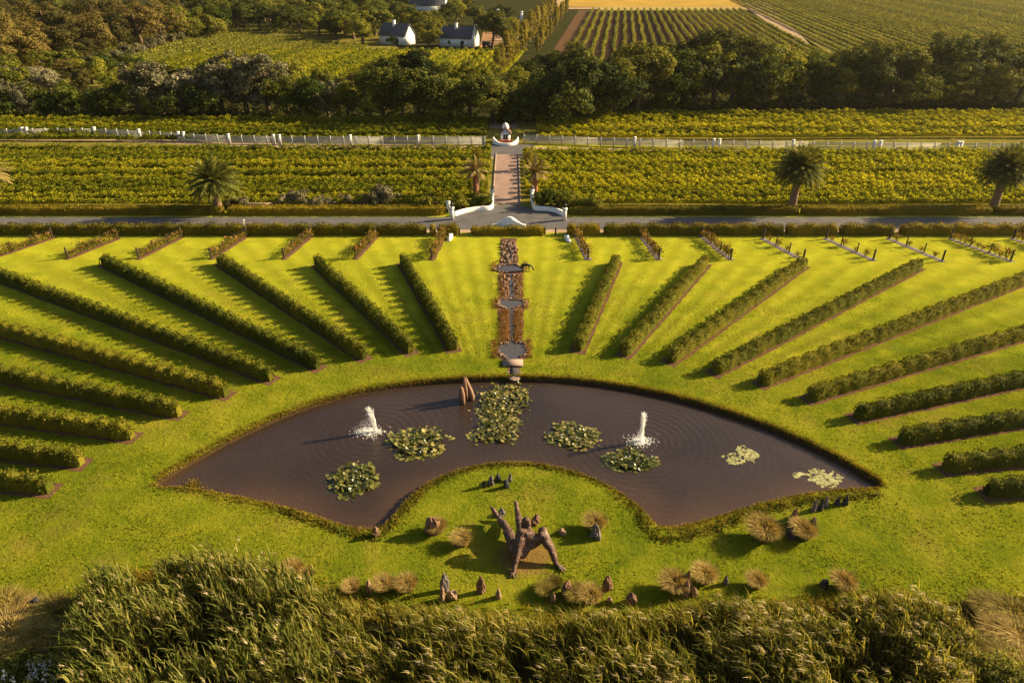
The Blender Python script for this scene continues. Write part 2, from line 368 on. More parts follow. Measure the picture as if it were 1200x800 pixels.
g.add([(-BIG, -BIG, 0), (BIG, -BIG, 0), (BIG, 24, 0), (-BIG, 24, 0), (-BIG, 66, 0), (BIG, 66, 0), (BIG, BIG, 0), (-BIG, BIG, 0), (-44, 24, 0), (-44, 66, 0), (44, 24, 0), (44, 66, 0)],
      np.array([[0, 1, 2, 3], [4, 5, 6, 7], [3, 8, 9, 4], [10, 2, 5, 11]]))
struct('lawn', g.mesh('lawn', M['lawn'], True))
wx, wy = np.meshgrid(np.arange(-31, 31.1, .5), np.arange(25.5, 50.1, .5)); g = Geo(); ii = np.arange(wx.size).reshape(wx.shape)
g.add(np.stack([wx, wy, np.full(wx.shape, WZ)], -1).reshape(-1, 3), np.stack([ii[:-1, :-1], ii[:-1, 1:], ii[1:, 1:], ii[1:, :-1]], -1).reshape(-1, 4))
me = g.mesh('pond_water', M['water']); dd = -sdist(wx, wy, POND).ravel()
# silted shallows along the near shore and the left arm
sh = np.clip(1-dd/3.0, 0, 1)**1.3*np.clip((41-wy.ravel())/5, 0, 1)*(.75+.25*np.sin(wx.ravel()*.7)); atr = me.attributes.new('shallow', 'FLOAT', 'POINT'); atr.data.foreach_set('value', sh.astype(np.float32))
struct('pond_water', me)

# shallow brown tint is the water itself; ragged grass on the banks
per = np.concatenate([POND, POND[:1]]); seg = np.hypot(*np.diff(per, axis=0).T); cum = np.concatenate([[0], np.cumsum(seg)])
def along(s):
    i = np.clip(np.searchsorted(cum, s, 'right')-1, 0, len(seg)-1); t = (s-cum[i])/seg[i]
    p = per[i]+(per[i+1]-per[i])*t[:, None]; d = unit(per[i+1]-per[i]); return p, np.stack([d[:, 1], -d[:, 0]], 1)
n = 19000; s = rng.uniform(0, cum[-1], n); p, nm = along(s)
test = sdist(p[:1, 0]+nm[:1, 0]*.2, p[:1, 1]+nm[:1, 1]*.2, POND)
if test[0] < 0: nm = -nm
off = np.abs(rng.normal(0, .30, n))+.04; off = np.where(p[:, 1] < 36, off*1.5, off)
q = p+nm*off[:, None]; d = sdist(q[:, 0], q[:, 1], POND); k = d > .05; q, d = q[k], d[k]
clump = .5+.5*np.sin(q[:, 0]*2.3+np.sin(q[:, 1]*1.9)*2)*np.sin(q[:, 1]*2.7+q[:, 0])
g = Geo(); b3 = np.stack([q[:, 0], q[:, 1], zprof(d)-.03], 1)
blades(g, b3, rng.uniform(.08, .20, len(q))*(1+.6*clump), .05, rng.normal(0, .3, (len(q), 3))*[1, 1, 0]+[-.15, 0, 0], seg=2)
tag(link('bank_grass', g.mesh('bank_grass', M['bank'])), 'ragged yellow-brown grass fringing the edge of the pond', 'grass', kind='stuff')
# low cushions of dark green ground cover along the near bank
g = Geo()
def band(pxs, wd, n, size, hgt):
    for i in range(len(pxs)-1):
        a, b = np.array(PX(*pxs[i])), np.array(PX(*pxs[i+1])); m_ = int(n*np.hypot(*(b-a)))
        t = rng.uniform(0, 1, (m_, 1)); c = a+(b-a)*t+rng.normal(0, wd, (m_, 2))
        h = hgt*np.abs(rng.normal(.5, .4, m_))*(.6+.6*np.sin(c[:, 0]*3.1)*np.sin(c[:, 1]*2.7)); z0 = zprof(sdist(c[:, 0], c[:, 1], POND))
        k = sdist(c[:, 0], c[:, 1], POND) > .1
        leaf_quads(g, np.stack([c[:, 0], c[:, 1], z0+np.maximum(h, .02)], 1)[k], size)
band([(752,606),(758,622),(775,632),(800,630),(830,622),(865,608),(900,597),(950,586),(1030,580)], .22, 150, .14, .2)
band([(330,598),(380,615),(420,628),(445,629),(462,612),(480,592)], .18, 110, .14, .16)
band([(560,545),(620,544),(680,553),(720,570),(745,588),(755,606)], .16, 90, .13, .14)
band([(480,592),(500,572),(530,556),(560,546)], .18, 100, .13, .16)
tag(link('bank_ground_cover', g.mesh('bank_ground_cover', M['cover'])), 'low clumpy ground cover along the near pond bank', 'ground cover', kind='stuff')
# short turf tufts roughening the lawn nearest the camera
n = 85000; q = np.stack([rng.uniform(-44, 44, n), 26+40*rng.uniform(0, 1, n)**1.5], 1); d = sdist(q[:, 0], q[:, 1], POND)
keep = (d > .5) & (np.hypot(q[:, 0]-EARTH.x, q[:, 1]-EARTH.y) > 1.7) & (np.sin(q[:, 0]*.8+np.sin(q[:, 1]*.6)*2)+np.sin(q[:, 1]*1.1+q[:, 0]*.35) > rng.uniform(-1.6, 1.6, n)); q = q[keep]
g = Geo(); blades(g, np.stack([q[:, 0], q[:, 1], np.zeros(len(q))-.01], 1), rng.uniform(.05, .17, len(q)), .10, rng.normal(0, .7, (len(q), 3))*[1, 1, 0], seg=1)
tag(link('turf_tufts', g.mesh('turf_tufts', M['turf'])), 'short tufts of turf across the mown lawn', 'grass', kind='stuff')

# ------------------------------------------------------------------ roads, drive and field floors
def sheet_px(name, pxs, z, mat, label=None): return poly_sheet(name, [PX(*p) for p in pxs], z, mat, label)
RY0, RY1 = P(600, 269).y, P(600, 254.5).y
poly_sheet('verge', [(-260, RY0-1.1), (260, RY0-1.1), (260, RY0+.3), (-260, RY0+.3)], .004, M['soil_pale'])
poly_sheet('road', [(-260, RY0), (260, RY0), (260, RY1), (-260, RY1)], .012, M['asphalt'])
DX0, DX1 = -2.75, 1.05
sheet_px('road_apron', [(530,256),(532,250),(556,247),(574,245.5),(578,240),(609,240),(626,245.5),(645,247),(659,250),(661,256)], .016, M['asphalt'])
DY0, DY1 = P(600, 239.5).y, P(600, 181).y
poly_sheet('brick_drive', [(DX0, DY0), (DX1, DY0), (DX1, DY1), (DX0, DY1)], .020, M['brick'])
for x in (DX0-.12, DX1+.12):
    g = Geo(); box(g, x-.12, x+.12, DY0, DY1, 0, .12); struct('kerb', g.mesh('kerb', M['slab']))
VY0, VY1 = P(600, 246).y, P(600, 176).y
poly_sheet('vineyard_floor', [(-260, VY0), (DX0-.3, VY0), (DX0-.3, P(0,166).y), (-260, P(0,160).y)], .004, M['vine_floor'])
poly_sheet('vineyard_floor', [(DX1+.3, VY0), (260, VY0), (260, P(0,172).y), (DX1+.3, P(0,172).y)], .004, M['vine_floor'])
fy0, fy1 = P(0, 180).y, P(0, 170).y
sheet_px('farm_road', [(-200,161),(100,161),(215,165),(330,169),(480,170),(568,170),(575,184),(612,184),(620,172),(800,175),(1000,178),(1400,179),(1400,183),(1000,182),(800,180),(640,178),(613,186),(573,186),(555,176),(480,175),(330,173),(215,169),(100,165),(-200,165)], .010, M['soil_pale'])
sheet_px('junction', [(560,169.5),(628,169.5),(618,182),(608,184),(577,184),(566,180)], .014, M['asphalt'])
poly_sheet('vineyard_floor', [(-300, P(0,165).y), (DX0-2, P(0,165).y), (DX0-2, P(0,140).y), (-300, P(0,136).y)], .006, M['vine_floor'])
poly_sheet('vineyard_floor', [(4, P(0,170).y), (300, P(0,172).y), (300, P(0,122).y), (4, P(0,142).y)], .006, M['vine_floor'])
sheet_px('vineyard_floor', [(608,170),(608,142),(628,142),(632,171)], .011, M['vine_floor'])
sheet_px('vineyard_floor', [(571,168),(571,142),(608,142),(610,168)], .010, M['vine_floor'])
sheet_px('brick_terrace', [(574,150.5),(607,150.5),(607,145),(574,145)], .02, M['brick'])
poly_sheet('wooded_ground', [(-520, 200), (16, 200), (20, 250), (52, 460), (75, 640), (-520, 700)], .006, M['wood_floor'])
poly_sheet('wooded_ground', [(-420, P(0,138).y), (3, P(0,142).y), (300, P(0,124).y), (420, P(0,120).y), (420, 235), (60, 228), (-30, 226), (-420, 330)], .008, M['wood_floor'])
poly_sheet('field_soil', [(9, 226), (66, 226), (105, 226), (147, 456), (40, 456)], .02, M['soil_field'])
sheet_px('farm_track', [(664,11),(880,11),(870,4),(900,4),(957,60),(950,62),(874,9),(664,9)], .04, M['soil_pale'])
sheet_px('gold_field', [(650,8.5),(872,8.5),(862,-30),(655,-30)], .03, M['gold_field'])
poly_sheet('vineyard_floor', [(100, 226), (420, 226), (420, 1100), (180, 1100), (137, 455)], .02, M['vine_floor'])
sheet_px('yard', [(562,56),(612,48),(608,36),(566,38)], .03, M['yard'])
sheet_px('farm_lane', [(608,48),(622,40),(660,0),(668,-12),(655,-12),(645,3),(606,38),(580,44),(582,48)], .04, M['soil_pale'])
poly_sheet('vineyard_floor', [(-200, 190), (-12, 200), (-4, 268), (-40, 268), (-60, 345), (-240, 345)], .014, M['vine_floor'])
sheet_px('field_soil', [(380,60),(545,57),(565,60),(520,95),(380,100),(330,80)], .02, M['vine_floor'])
sheet_px('meadow', [(130,72),(220,38),(330,30),(400,38),(400,56),(330,70),(240,72)], .02, M['vine_floor'])

# ------------------------------------------------------------------ hedges
def hedge_mesh(name, L_, wd, ht, mat, dens=90, leaf=.15, period=1.5, lump=.14, taper=1.0, core=.86):
    """hedge along +x from 0 to L_, z up; lumpy core plus leaves over its surface"""
    ph = rng.uniform(0, 9, 4)
    def surf(s, a, k=1.0):
        # s along, a angle 0..pi over the top
        m = 1+lump*(.6*np.sin(2*np.pi*s/period+ph[0])+.5*np.sin(2*np.pi*s/(period*.43)+ph[1]+a*2)+.5*np.sin(2*np.pi*s/(period*2.7)+ph[2]))
        m2 = 1+lump*.8*np.sin(2*np.pi*s/(period*1.3)+ph[3])
        e = np.clip(np.minimum(s, L_-s)/(wd*.45), 0, 1); e = np.sqrt(1-(1-e)**2)*.8+.2
        ca, sa = np.cos(a), np.sin(a); x = np.sign(ca)*np.abs(ca)**.6*wd/2*m*e*k; z = np.abs(sa)**.5*ht*m2*(.35+.65*e)*k
        return np.stack([s, x, z], -1)
    g = Geo(); ns = max(6, int(L_/.35)); na = 11
    s, a = np.meshgrid(np.linspace(.05, L_-.05, ns), np.linspace(0, np.pi, na), indexing='ij'); V = surf(s, a, core)
    ii = np.arange(ns*na).reshape(ns, na)
    g.add(V.reshape(-1, 3), np.stack([ii[:-1, :-1], ii[1:, :-1], ii[1:, 1:], ii[:-1, 1:]], -1).reshape(-1, 4))
    g.add(V[0], np.array([list(range(na))])); g.add(V[-1], np.array([list(range(na))[::-1]]))
    n = int(L_*dens); s = np.concatenate([rng.uniform(0, L_, n), rng.uniform(0, .3, int(dens*.3)), L_-rng.uniform(0, .3, int(dens*.3))]); a = np.arccos(rng.uniform(-1, 1, len(s)))
    a = np.where(rng.uniform(size=len(s)) < .5, a, rng.uniform(0, np.pi, len(s)))
    p = surf(s, a, 1)*np.array([1, 1, 1])+rng.normal(0, .045, (len(s), 3)); p[:, 2] = np.maximum(p[:, 2], .03)
    nr_ = p*np.array([0, 2.0/wd, .9/ht]); nr_[:, 0] = np.where(s < .3, -1, np.where(s > L_-.3, 1, 0)); leaf_quads(g, p, leaf, nrm=unit(nr_), loose=.85, aspect=.75)
    return g.mesh(name, mat, False)
def place_hedge(name, a, b, wd, ht, mat, label, group, bed=True, cat='hedge', **kw):
    a, b = Vector(a), Vector(b); d = b-a; L_ = d.length; rz = math.atan2(d.y, d.x)
    if not bed: return tag(link(name, hedge_mesh(name, L_, wd, ht, mat, **kw), loc=a, rz=rz), label, cat, group)
    root = link(name, None, loc=a, rz=rz); tag(root, label, cat, group)
    link('foliage', hedge_mesh('foliage', L_, wd, ht, mat, **kw), root)
    g = Geo(); m = int(L_/.5)+2; xs = np.linspace(-.35, L_+.35, m); w0 = wd/2+.22+rng.uniform(-.07, .07, m); w1 = wd/2+.22+rng.uniform(-.07, .07, m)
    V = np.concatenate([np.stack([xs, -w0, np.full(m, .012)], 1), np.stack([xs, w1, np.full(m, .012)], 1)]); i = np.arange(m-1)
    g.add(V, np.stack([i, i+1, i+1+m, i+m], 1)); link('soil_bed', g.mesh('soil_bed', M['soil']), root)
    return root
HL = [((472,309),(532,411)),((372,311),(482,414)),((258,309),(428,421)),((122,310),(374,432)),((-60,305),(319,446)),((-60,374),(267,464)),((-60,432),(212,487)),((-60,483),(157,513)),((-60,527),(98,544)),((-60,563),(61,575))]
HR = [((722,308),(677,412)),((826,310),(731,417)),((941,312),(784,425)),((1076,314),(836,438)),((1260,307),(890,451)),((1260,377),(946,469)),((1260,436),(1001,491)),((1260,486),(1053,519)),((1260,534),(1105,550)),((1260,574),(1153,579))]
for side, HH in (('left', HL), ('right', HR)):
    for i, (t_, b_) in enumerate(HH):
        mt = M['hedge']
        lab = f'long {"trim" if side=="right" else "leafy"} hedge fanning across the {side} lawn, {ordn(i)} out from the stream'
        place_hedge('hedge', P(*b_), P(*t_), 1.1 if side == 'right' else 1.0, 1.25 if side == 'right' else 1.32, mt, lab, 'hedges fanning out from the pond', dens=150, leaf=.15, period=1.5 if side == 'right' else 1.15, lump=.13 if side == 'right' else .26)
# roadside hedges
def road_hedges(pys, segs, ht, wd, group, lab, mat, lump):
    for i, (x0, x1) in enumerate(segs):
        a, b = P(x0, pys), P(x1, pys)
        place_hedge('hedge', a, b, wd, ht*(.76 if x0 == 552 else 1), mat, lab % lab_names[i], group, bed=False, dens=110, leaf=.17, lump=lump, period=2.2)
lab_names = ['from the left edge to the first gap', 'ending beside the left white plinth', 'short clump before the left opening', 'in the middle hiding the arched white wall', 'just right of the right white plinth', 'between the right plinth and the gap', 'beyond the tall right palm', 'fifth from the right opening', 'running out at the right edge']
road_hedges(274, [(-220, 500), (504, 511), (513, 538), (552, 639), (664, 703), (707, 917), (920, 980), (983, 1046), (1053, 1400)], 1.35, 1.5, 'hedges on the lawn side of the road', 'yellow-tipped road hedge %s', M['hedge_warm'], .13)
lab_names = ['left of the palm with the small signpost', 'between the left palm and the entrance', 'from the entrance to the tall right palm', 'between the two right palms', 'beyond the rightmost palm']
road_hedges(250.5, [(-220, 263), (268, 522), (665, 935), (938, 1160), (1163, 1400)], 1.15, 1.7, 'hedges on the vineyard side of the road', 'dense clipped roadside hedge below the vines %s', M['hedge_warm'], .05)

# ------------------------------------------------------------------ vineyards
def vine_mesh(name, L_, mat, ht=1.3, wd=.95, dens=150, leaf=.22, gaps=True):
    g = Geo(); n = int(L_*dens); s = rng.uniform(0, L_, n)
    pr = rng.uniform(0, 6, 3); m = 1+.13*np.sin(s*2*np.pi/1.3+pr[0])+.15*np.sin(s*1.1+pr[1]+3*np.sin(s*.21+pr[2])); yo = .25*np.sin(s*.13+rng.uniform(0, 6))
    if gaps:
        k = (np.sin(s*rng.uniform(.3, .45)+rng.uniform(0, 6))+np.sin(s*rng.uniform(.8, 1.1)+rng.uniform(0, 6))) > -1.75+rng.uniform(-.2, .2, n); s, m, yo = s[k], m[k], yo[k]
    y = rng.normal(0, wd*.36, len(s)); z = ht*(.45+.5*rng.uniform(0, 1, len(s))**.8)*m
    leaf_quads(g, np.stack([s, y+yo, z], 1), leaf, nrm=np.stack([s*0+.35, y*1.2, .55+0*z], 1), loose=.75, aspect=.8)
    m_ = int(L_/.8)+2; xs = np.linspace(0, L_, m_); w0 = wd*.22*(1+.4*rng.uniform(-1, 1, m_)); hh = ht*(.6+.2*rng.uniform(-1, 1, m_)); yy = .25*np.sin(xs*.13)
    V = np.concatenate([np.stack([xs, yy-w0, np.full(m_, .25)], 1), np.stack([xs, yy, hh], 1), np.stack([xs, yy+w0, np.full(m_, .25)], 1)]); i = np.arange(m_-1)
    g.add(V, np.concatenate([np.stack([i, i+1, i+1+m_, i+m_], 1), np.stack([i+m_, i+m_+1, i+2*m_+1, i+2*m_], 1)]))
    return g.mesh(name, mat)
def vine_rows(meshes, starts, rz, group, lab, start_i=0, jit=.02):
    for i, (x, y, sx) in enumerate(starts):
        o = link('vine_row', meshes[i % len(meshes)], loc=(x, y, 0), rz=rz+random.uniform(-jit, jit)*.3, sc=(sx, 1, random.uniform(.88, 1.1)))
        tag(o, lab % ordn(i+start_i), 'vine row', group)
LV = 112
vg = [vine_mesh('vine_row', LV, M['vine']) for _ in range(7)]; vy = [vine_mesh('vine_row', LV, M['vine_yellow']) for _ in range(7)]
y0 = P(0, 243).y; y1 = P(0, 177).y; nr = 14
vine_rows(vg, [(-3.7-(2 if i < 2 else 0)-LV*(1 if i > 3 else .96), y0+1+(y1-y0-2)*i/(nr-1), 1 if i > 3 else .96) for i in range(nr)], 0, 'vine rows left of the brick drive', 'leafy green vine row left of the brick drive, %s counted back from the road')
vine_rows(vy, [(1.9+(i < 2)*4, y0+1+(y1-y0-3.6)*i/(nr-1), 1) for i in range(nr)], 0, 'vine rows right of the brick drive', 'yellowing vine row right of the brick drive, %s counted back from the road')
nb = 7; yb0 = P(0, 165).y+1; yb1 = P(0, 141).y
vine_rows(vg, [(-5-LV*1.25, yb0+3.2*i*.95, 1.25) for i in range(nb-1)], R(-.6), 'vine rows behind the left white fence', 'shaded vine row behind the left white fence, %s counted back')
vine_rows([vy[0], vg[1], vy[2], vg[3]], [(5, yb0+3.0*i, 1.3) for i in range(nb+1)], R(.9), 'vine rows behind the right white fence', 'vine row behind the right white fence, %s counted back')
# strip of vines either side of the drive (short cross rows)
# far fields: rows all run the same way
DIRA = math.atan2(1, .142)
def far_rows(rows, mesh_len, mats, group, lab, ht, wd, dens, leaf):
    ms = [vine_mesh('vine_row', mesh_len, m, ht, wd, dens, leaf) for m in mats]
    for i, (a, b) in enumerate(rows):
        a, b = Vector(a), Vector(b); d = b-a
        o = link('vine_row', ms[i % len(ms)], loc=(a.x, a.y, 0), rz=math.atan2(d.y, d.x), sc=(d.length/mesh_len, 1, 1)); tag(o, lab % ordn(i), 'vine row', group)
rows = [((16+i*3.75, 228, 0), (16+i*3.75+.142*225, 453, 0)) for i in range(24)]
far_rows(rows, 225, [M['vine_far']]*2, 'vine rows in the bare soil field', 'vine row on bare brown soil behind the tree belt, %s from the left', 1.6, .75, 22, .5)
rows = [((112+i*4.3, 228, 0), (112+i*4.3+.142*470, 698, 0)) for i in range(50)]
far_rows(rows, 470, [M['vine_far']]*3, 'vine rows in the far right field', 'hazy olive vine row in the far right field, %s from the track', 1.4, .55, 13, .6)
rows = []
for i in range(44):
    x0 = -110+i*2.6; y_a = 205; y_b = 264 if i > 6 else 258
    rows.append(((x0-.14*40, y_a, 0), (x0+.14*(y_b-y_a)-.14*40, y_b, 0)))
far_rows(rows, 60, [M['vine']]*2, 'vine rows below the white houses', 'vine row below the white farm houses, %s from the left', 1.4, 1.0, 20, .5)
rows = []
for i in range(42):
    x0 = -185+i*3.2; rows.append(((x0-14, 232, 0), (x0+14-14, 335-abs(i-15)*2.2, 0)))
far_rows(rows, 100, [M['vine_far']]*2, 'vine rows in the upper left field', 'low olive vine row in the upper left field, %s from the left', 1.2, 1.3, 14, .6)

# ------------------------------------------------------------------ trees
def tree_mesh(kind):
    """returns trunk mesh and crown mesh; unit is metres, height given by kind"""
    K = dict(oak=dict(h=12, r=6.2, zc=.56, rz=.5, n=120, cl=1.35, lf=.45, ln=90, m=M['oak']),
             green_tree=dict(h=11, r=4.8, zc=.52, rz=.52, n=90, cl=1.2, lf=.40, ln=80, m=M['green_tree']),
             silver=dict(h=9, r=4.2, zc=.5, rz=.52, n=80, cl=1.0, lf=.36, ln=85, m=M['silver']),
             gum=dict(h=17, r=5.8, zc=.50, rz=.56, n=140, cl=1.3, lf=.42, ln=70, m=M['gum']),
             poplar=dict(h=12, r=2.2, zc=.54, rz=.47, n=60, cl=1.0, lf=.34, ln=75, m=M['poplar']),
             shrub=dict(h=3.2, r=2.2, zc=.5, rz=.5, n=22, cl=.7, lf=.30, ln=75, m=M['silver']),
             bush=dict(h=4.5, r=3.0, zc=.45, rz=.5, n=34, cl=.9, lf=.36, ln=80, m=M['green_tree']))[kind]
    h, r = K['h'], K['r']; t = Geo(); c = Geo(); cents = []
    lobes = [(rng.normal(0, .42, 3)*[r, r, h*.30]+[0, 0, h*K['zc']], rng.uniform(.5, .72)) for _ in range(6)] if kind != 'poplar' else [(np.array([0, 0, h*(.2+.13*i)]), (.95, 1, .95, .85, .65, .4)[i]) for i in range(6)]
    for _ in range(K['n']):
        lc, ls = lobes[rng.integers(len(lobes))]; d = unit(rng.normal(size=3)+[0, 0, .25]); rr = rng.uniform(.55, 1)
        p = lc+d*rr*ls*np.array([r*.78, r*.78, h*K['rz']*.75]) if kind != 'poplar' else lc+d*rr*np.array([r*ls*.7, r*ls*.7, h*.1])
        p[2] = max(p[2], h*.10); cents.append(p)
    for p in cents:
        cr = K['cl']*rng.uniform(.6, 1.25); nl = int(K['ln']*cr/K['cl']); d = unit(rng.normal(size=(nl, 3))+[0, 0, .35])
        q = p+d*(cr*rng.uniform(.45, 1.05, (nl, 1)))*[1, 1, .72]; leaf_quads(c, q, K['lf'], nrm=d*1.0+unit(p-np.array([0, 0, h*.45]))*.7, aspect=.75)
    tr = h*.028+.06; bend = rng.normal(0, .3, 2); topz = h*.62
    tube(t, [(0, 0, -.1), (bend[0]*.4, bend[1]*.4, topz*.35), (bend[0], bend[1], topz*.7), (bend[0]*1.2, bend[1]*1.2, topz)], [tr*1.4, tr, tr*.75, tr*.4], 8)
    for p in cents[::max(1, len(cents)//14)]:
        z0 = topz*rng.uniform(.35, .85); a = Vector((bend[0]*.8, bend[1]*.8, z0)); b = Vector(p); mid = a.lerp(b, .5)+Vector((0, 0, -.2))
        tube(t, [a, mid, b], [tr*.45, tr*.3, tr*.1], 5, cap=False)
    return t.mesh('trunk', M['bark'], True), c.mesh('crown', K['m']), h
PROTO = {}
for k, nv in (('oak', 4), ('green_tree', 4), ('silver', 3), ('gum', 3), ('poplar', 3), ('shrub', 3), ('bush', 3)): PROTO[k] = [tree_mesh(k) for _ in range(nv)]
NAMES = dict(oak=('oak_tree', 'dark broad oak tree'), green_tree=('leafy_tree', 'mid green leafy tree'), silver=('willow_tree', 'silvery pale willow tree'), gum=('gum_tree', 'brownish tall gum tree'), poplar=('poplar_tree', 'yellow-green narrow poplar'), shrub=('grey_shrub', 'grey rounded shrub'), bush=('bush', 'low green bush'))
tree_list = []
def tree(kind, px, py, h, where, grp, wide=1.0): tree_list.append((kind, px, py, h, where, grp, wide))
BE = 'trees of the belt behind the vineyards'
# main belt, front line (left part)
for px, py, k, h in [(8,137,'bush',5),(30,134,'silver',8),(55,136,'bush',6),(85,135,'green_tree',8),(112,137,'bush',5.5),(140,135,'oak',8.5),(165,137,'green_tree',8),(190,133,'silver',13),(215,135,'silver',12.5),(238,137,'oak',9),
                     (262,134,'silver',12.5),(290,133,'silver',14),(315,133,'silver',14),(338,136,'green_tree',10),(362,138,'green_tree',10),(385,137,'silver',8.5),(408,139,'green_tree',9),(432,141,'bush',7),(450,140,'oak',11),(472,141,'green_tree',9),(492,142,'oak',12),(512,141,'bush',6),
                     (528,143,'green_tree',10),(552,143,'oak',10),(577,142,'oak',11),(600,143,'bush',6.5),(622,142,'green_tree',10),(648,141,'oak',13.5),(672,139,'oak',14),(697,138,'oak',12.5),(720,136,'oak',14),(745,134,'oak',14.5),
                     (768,131,'oak',15),(790,129,'green_tree',14.5),(812,127,'oak',15.5),(835,126,'green_tree',15.5),(857,126,'oak',15),(878,125,'silver',5),(890,126,'green_tree',14),(912,125,'green_tree',14),(920,126,'silver',5.5),(935,125,'green_tree',13.5),
                     (957,125,'green_tree',12),(970,126,'silver',5),(985,124,'oak',12.5),(1010,124,'oak',13.5),(1038,123,'oak',13.5),(1065,122,'oak',13),(1090,122,'oak',14),(1115,121,'oak',14.5),(1142,121,'oak',14),(1165,121,'oak',13),(1190,121,'green_tree',14),(1215,121,'oak',13)]:
    tree(k, px, py, h, 'in the front line of the belt', BE, 1.15 if k == 'oak' else 1)
for px, py, k, h in [(20,112,'green_tree',8),(60,110,'silver',7),(95,112,'gum',8),(130,108,'green_tree',6),(170,112,'green_tree',9),(205,110,'oak',9),(245,112,'green_tree',9.5),(300,112,'green_tree',10),(345,110,'green_tree',9.5),(380,112,'oak',8),(420,112,'gum',7),(455,115,'oak',10),(485,112,'oak',11.5),
                     (520,112,'green_tree',9.5),(548,110,'green_tree',9),(575,112,'green_tree',9),(605,112,'green_tree',8.5),(640,108,'oak',11),(668,106,'oak',11.5),(735,106,'oak',12.5),(765,104,'oak',14),(800,102,'oak',14.5),(840,100,'oak',14.5),(875,100,'oak',14),(905,100,'green_tree',13),(940,102,'green_tree',11.5),
                     (978,103,'green_tree',11),(1020,102,'oak',12.5),(1060,100,'oak',13),(1100,100,'oak',13),(1135,98,'green_tree',14),(1165,98,'oak',13.5),(1200,98,'green_tree',13.5),(700,118,'green_tree',10),(1045,112,'bush',8)]:
    tree(k, px, py, h, 'in the second line of the belt', BE, 1.1)
# upper left wood, gums and the olive row
UL = 'trees of the upper left wood'
for px, py, k, h in [(-12,92,'gum',17),(15,86,'gum',18),(48,84,'gum',17.5),(72,78,'gum',16),(118,66,'gum',17),(143,62,'gum',18),(168,58,'gum',19),(192,54,'gum',17),(212,48,'green_tree',15),(100,72,'gum',9),(232,42,'green_tree',13),
                     (25,108,'silver',7),(-5,115,'silver',7),(50,102,'silver',7),(88,98,'gum',8.5),(108,98,'green_tree',8),(60,46,'gum',17),(35,70,'gum',17),(88,60,'gum',17),(5,66,'gum',17),(130,50,'gum',18),(178,42,'gum',17),(200,38,'gum',17),(75,90,'green_tree',9),(8,100,'green_tree',9),(128,88,'green_tree',7),(150,84,'green_tree',6),(100,40,'gum',16),(140,36,'gum',17),(20,50,'gum',18)]:
    tree(k, px, py, h, 'in the upper left wood', UL, 1.35)
for px, py in [(112,82),(125,78),(138,73),(152,68),(165,64),(178,60),(190,56),(202,52),(213,49)]: tree('silver', px, py, 5.2, 'in the row by the upper field', 'silvery trees edging the upper left field')
for px, py, k, h in [(255,40,'green_tree',13),(280,37,'oak',12),(305,35,'oak',12),(330,35,'green_tree',11),(352,38,'oak',12),(375,42,'green_tree',11),(395,46,'green_tree',12),(415,46,'green_tree',13),(425,51,'green_tree',11),(240,28,'oak',12),(275,26,'green_tree',12),(310,25,'oak',13),(345,26,'oak',12),(380,30,'oak',13),(410,32,'green_tree',13),(440,32,'green_tree',13),
                     (465,28,'oak',12),(500,46,'oak',12),(508,50,'oak',9),(478,25,'green_tree',10),(520,30,'oak',11),(535,24,'green_tree',12),(470,14,'oak',11),(400,18,'oak',12),(350,15,'oak',12),(300,14,'green_tree',12),(430,16,'green_tree',12),(545,14,'oak',10),(590,22,'oak',8),(462,52,'bush',5),(200,24,'gum',13),(160,20,'gum',13),(110,18,'gum',13),(60,16,'oak',13),(230,15,'oak',13),(10,22,'gum',13),(270,10,'oak',11),(245,44,'oak',10),(268,31,'oak',12),(292,30,'green_tree',12),(318,30,'oak',12),(340,31,'green_tree',12),(365,33,'oak',13),(390,38,'oak',12),(405,41,'green_tree',12),(425,42,'oak',12),(440,42,'oak',12),(425,24,'oak',13),(365,22,'oak',13),(328,20,'oak',12),(290,19,'green_tree',12),(258,20,'oak',12),(455,20,'oak',11),(482,32,'green_tree',10),(502,54,'green_tree',7),(345,9,'oak',12),(390,10,'oak',12),(440,8,'oak',12),(480,6,'oak',11),(310,6,'green_tree',12),(540,20,'oak',11),(556,30,'oak',9),(600,34,'bush',5),(510,12,'oak',9)]:
    tree(k, px, py, h, 'in the wood around the white houses', 'trees around the white houses', 1.3)
tree('oak', 577, 56, 13.5, 'standing alone in the brown farm yard', None, 1.0)
for i in range(26):
    t_ = i/25; Y_ = 205+245*t_; tree('poplar', *PXINV(-4+.118*(Y_-205)+rng.uniform(-.8, .8), Y_), rng.uniform(8, 11), 'in the avenue beside the farm lane', 'poplars lining the farm lane')
for i in range(14):
    t_ = i/13; Y_ = 262+190*t_; tree('poplar', *PXINV(8.5+.125*(Y_-262)+rng.uniform(-.6, .6), Y_), rng.uniform(6, 8.5), 'on the far side of the farm lane', 'poplars on the far side of the farm lane')
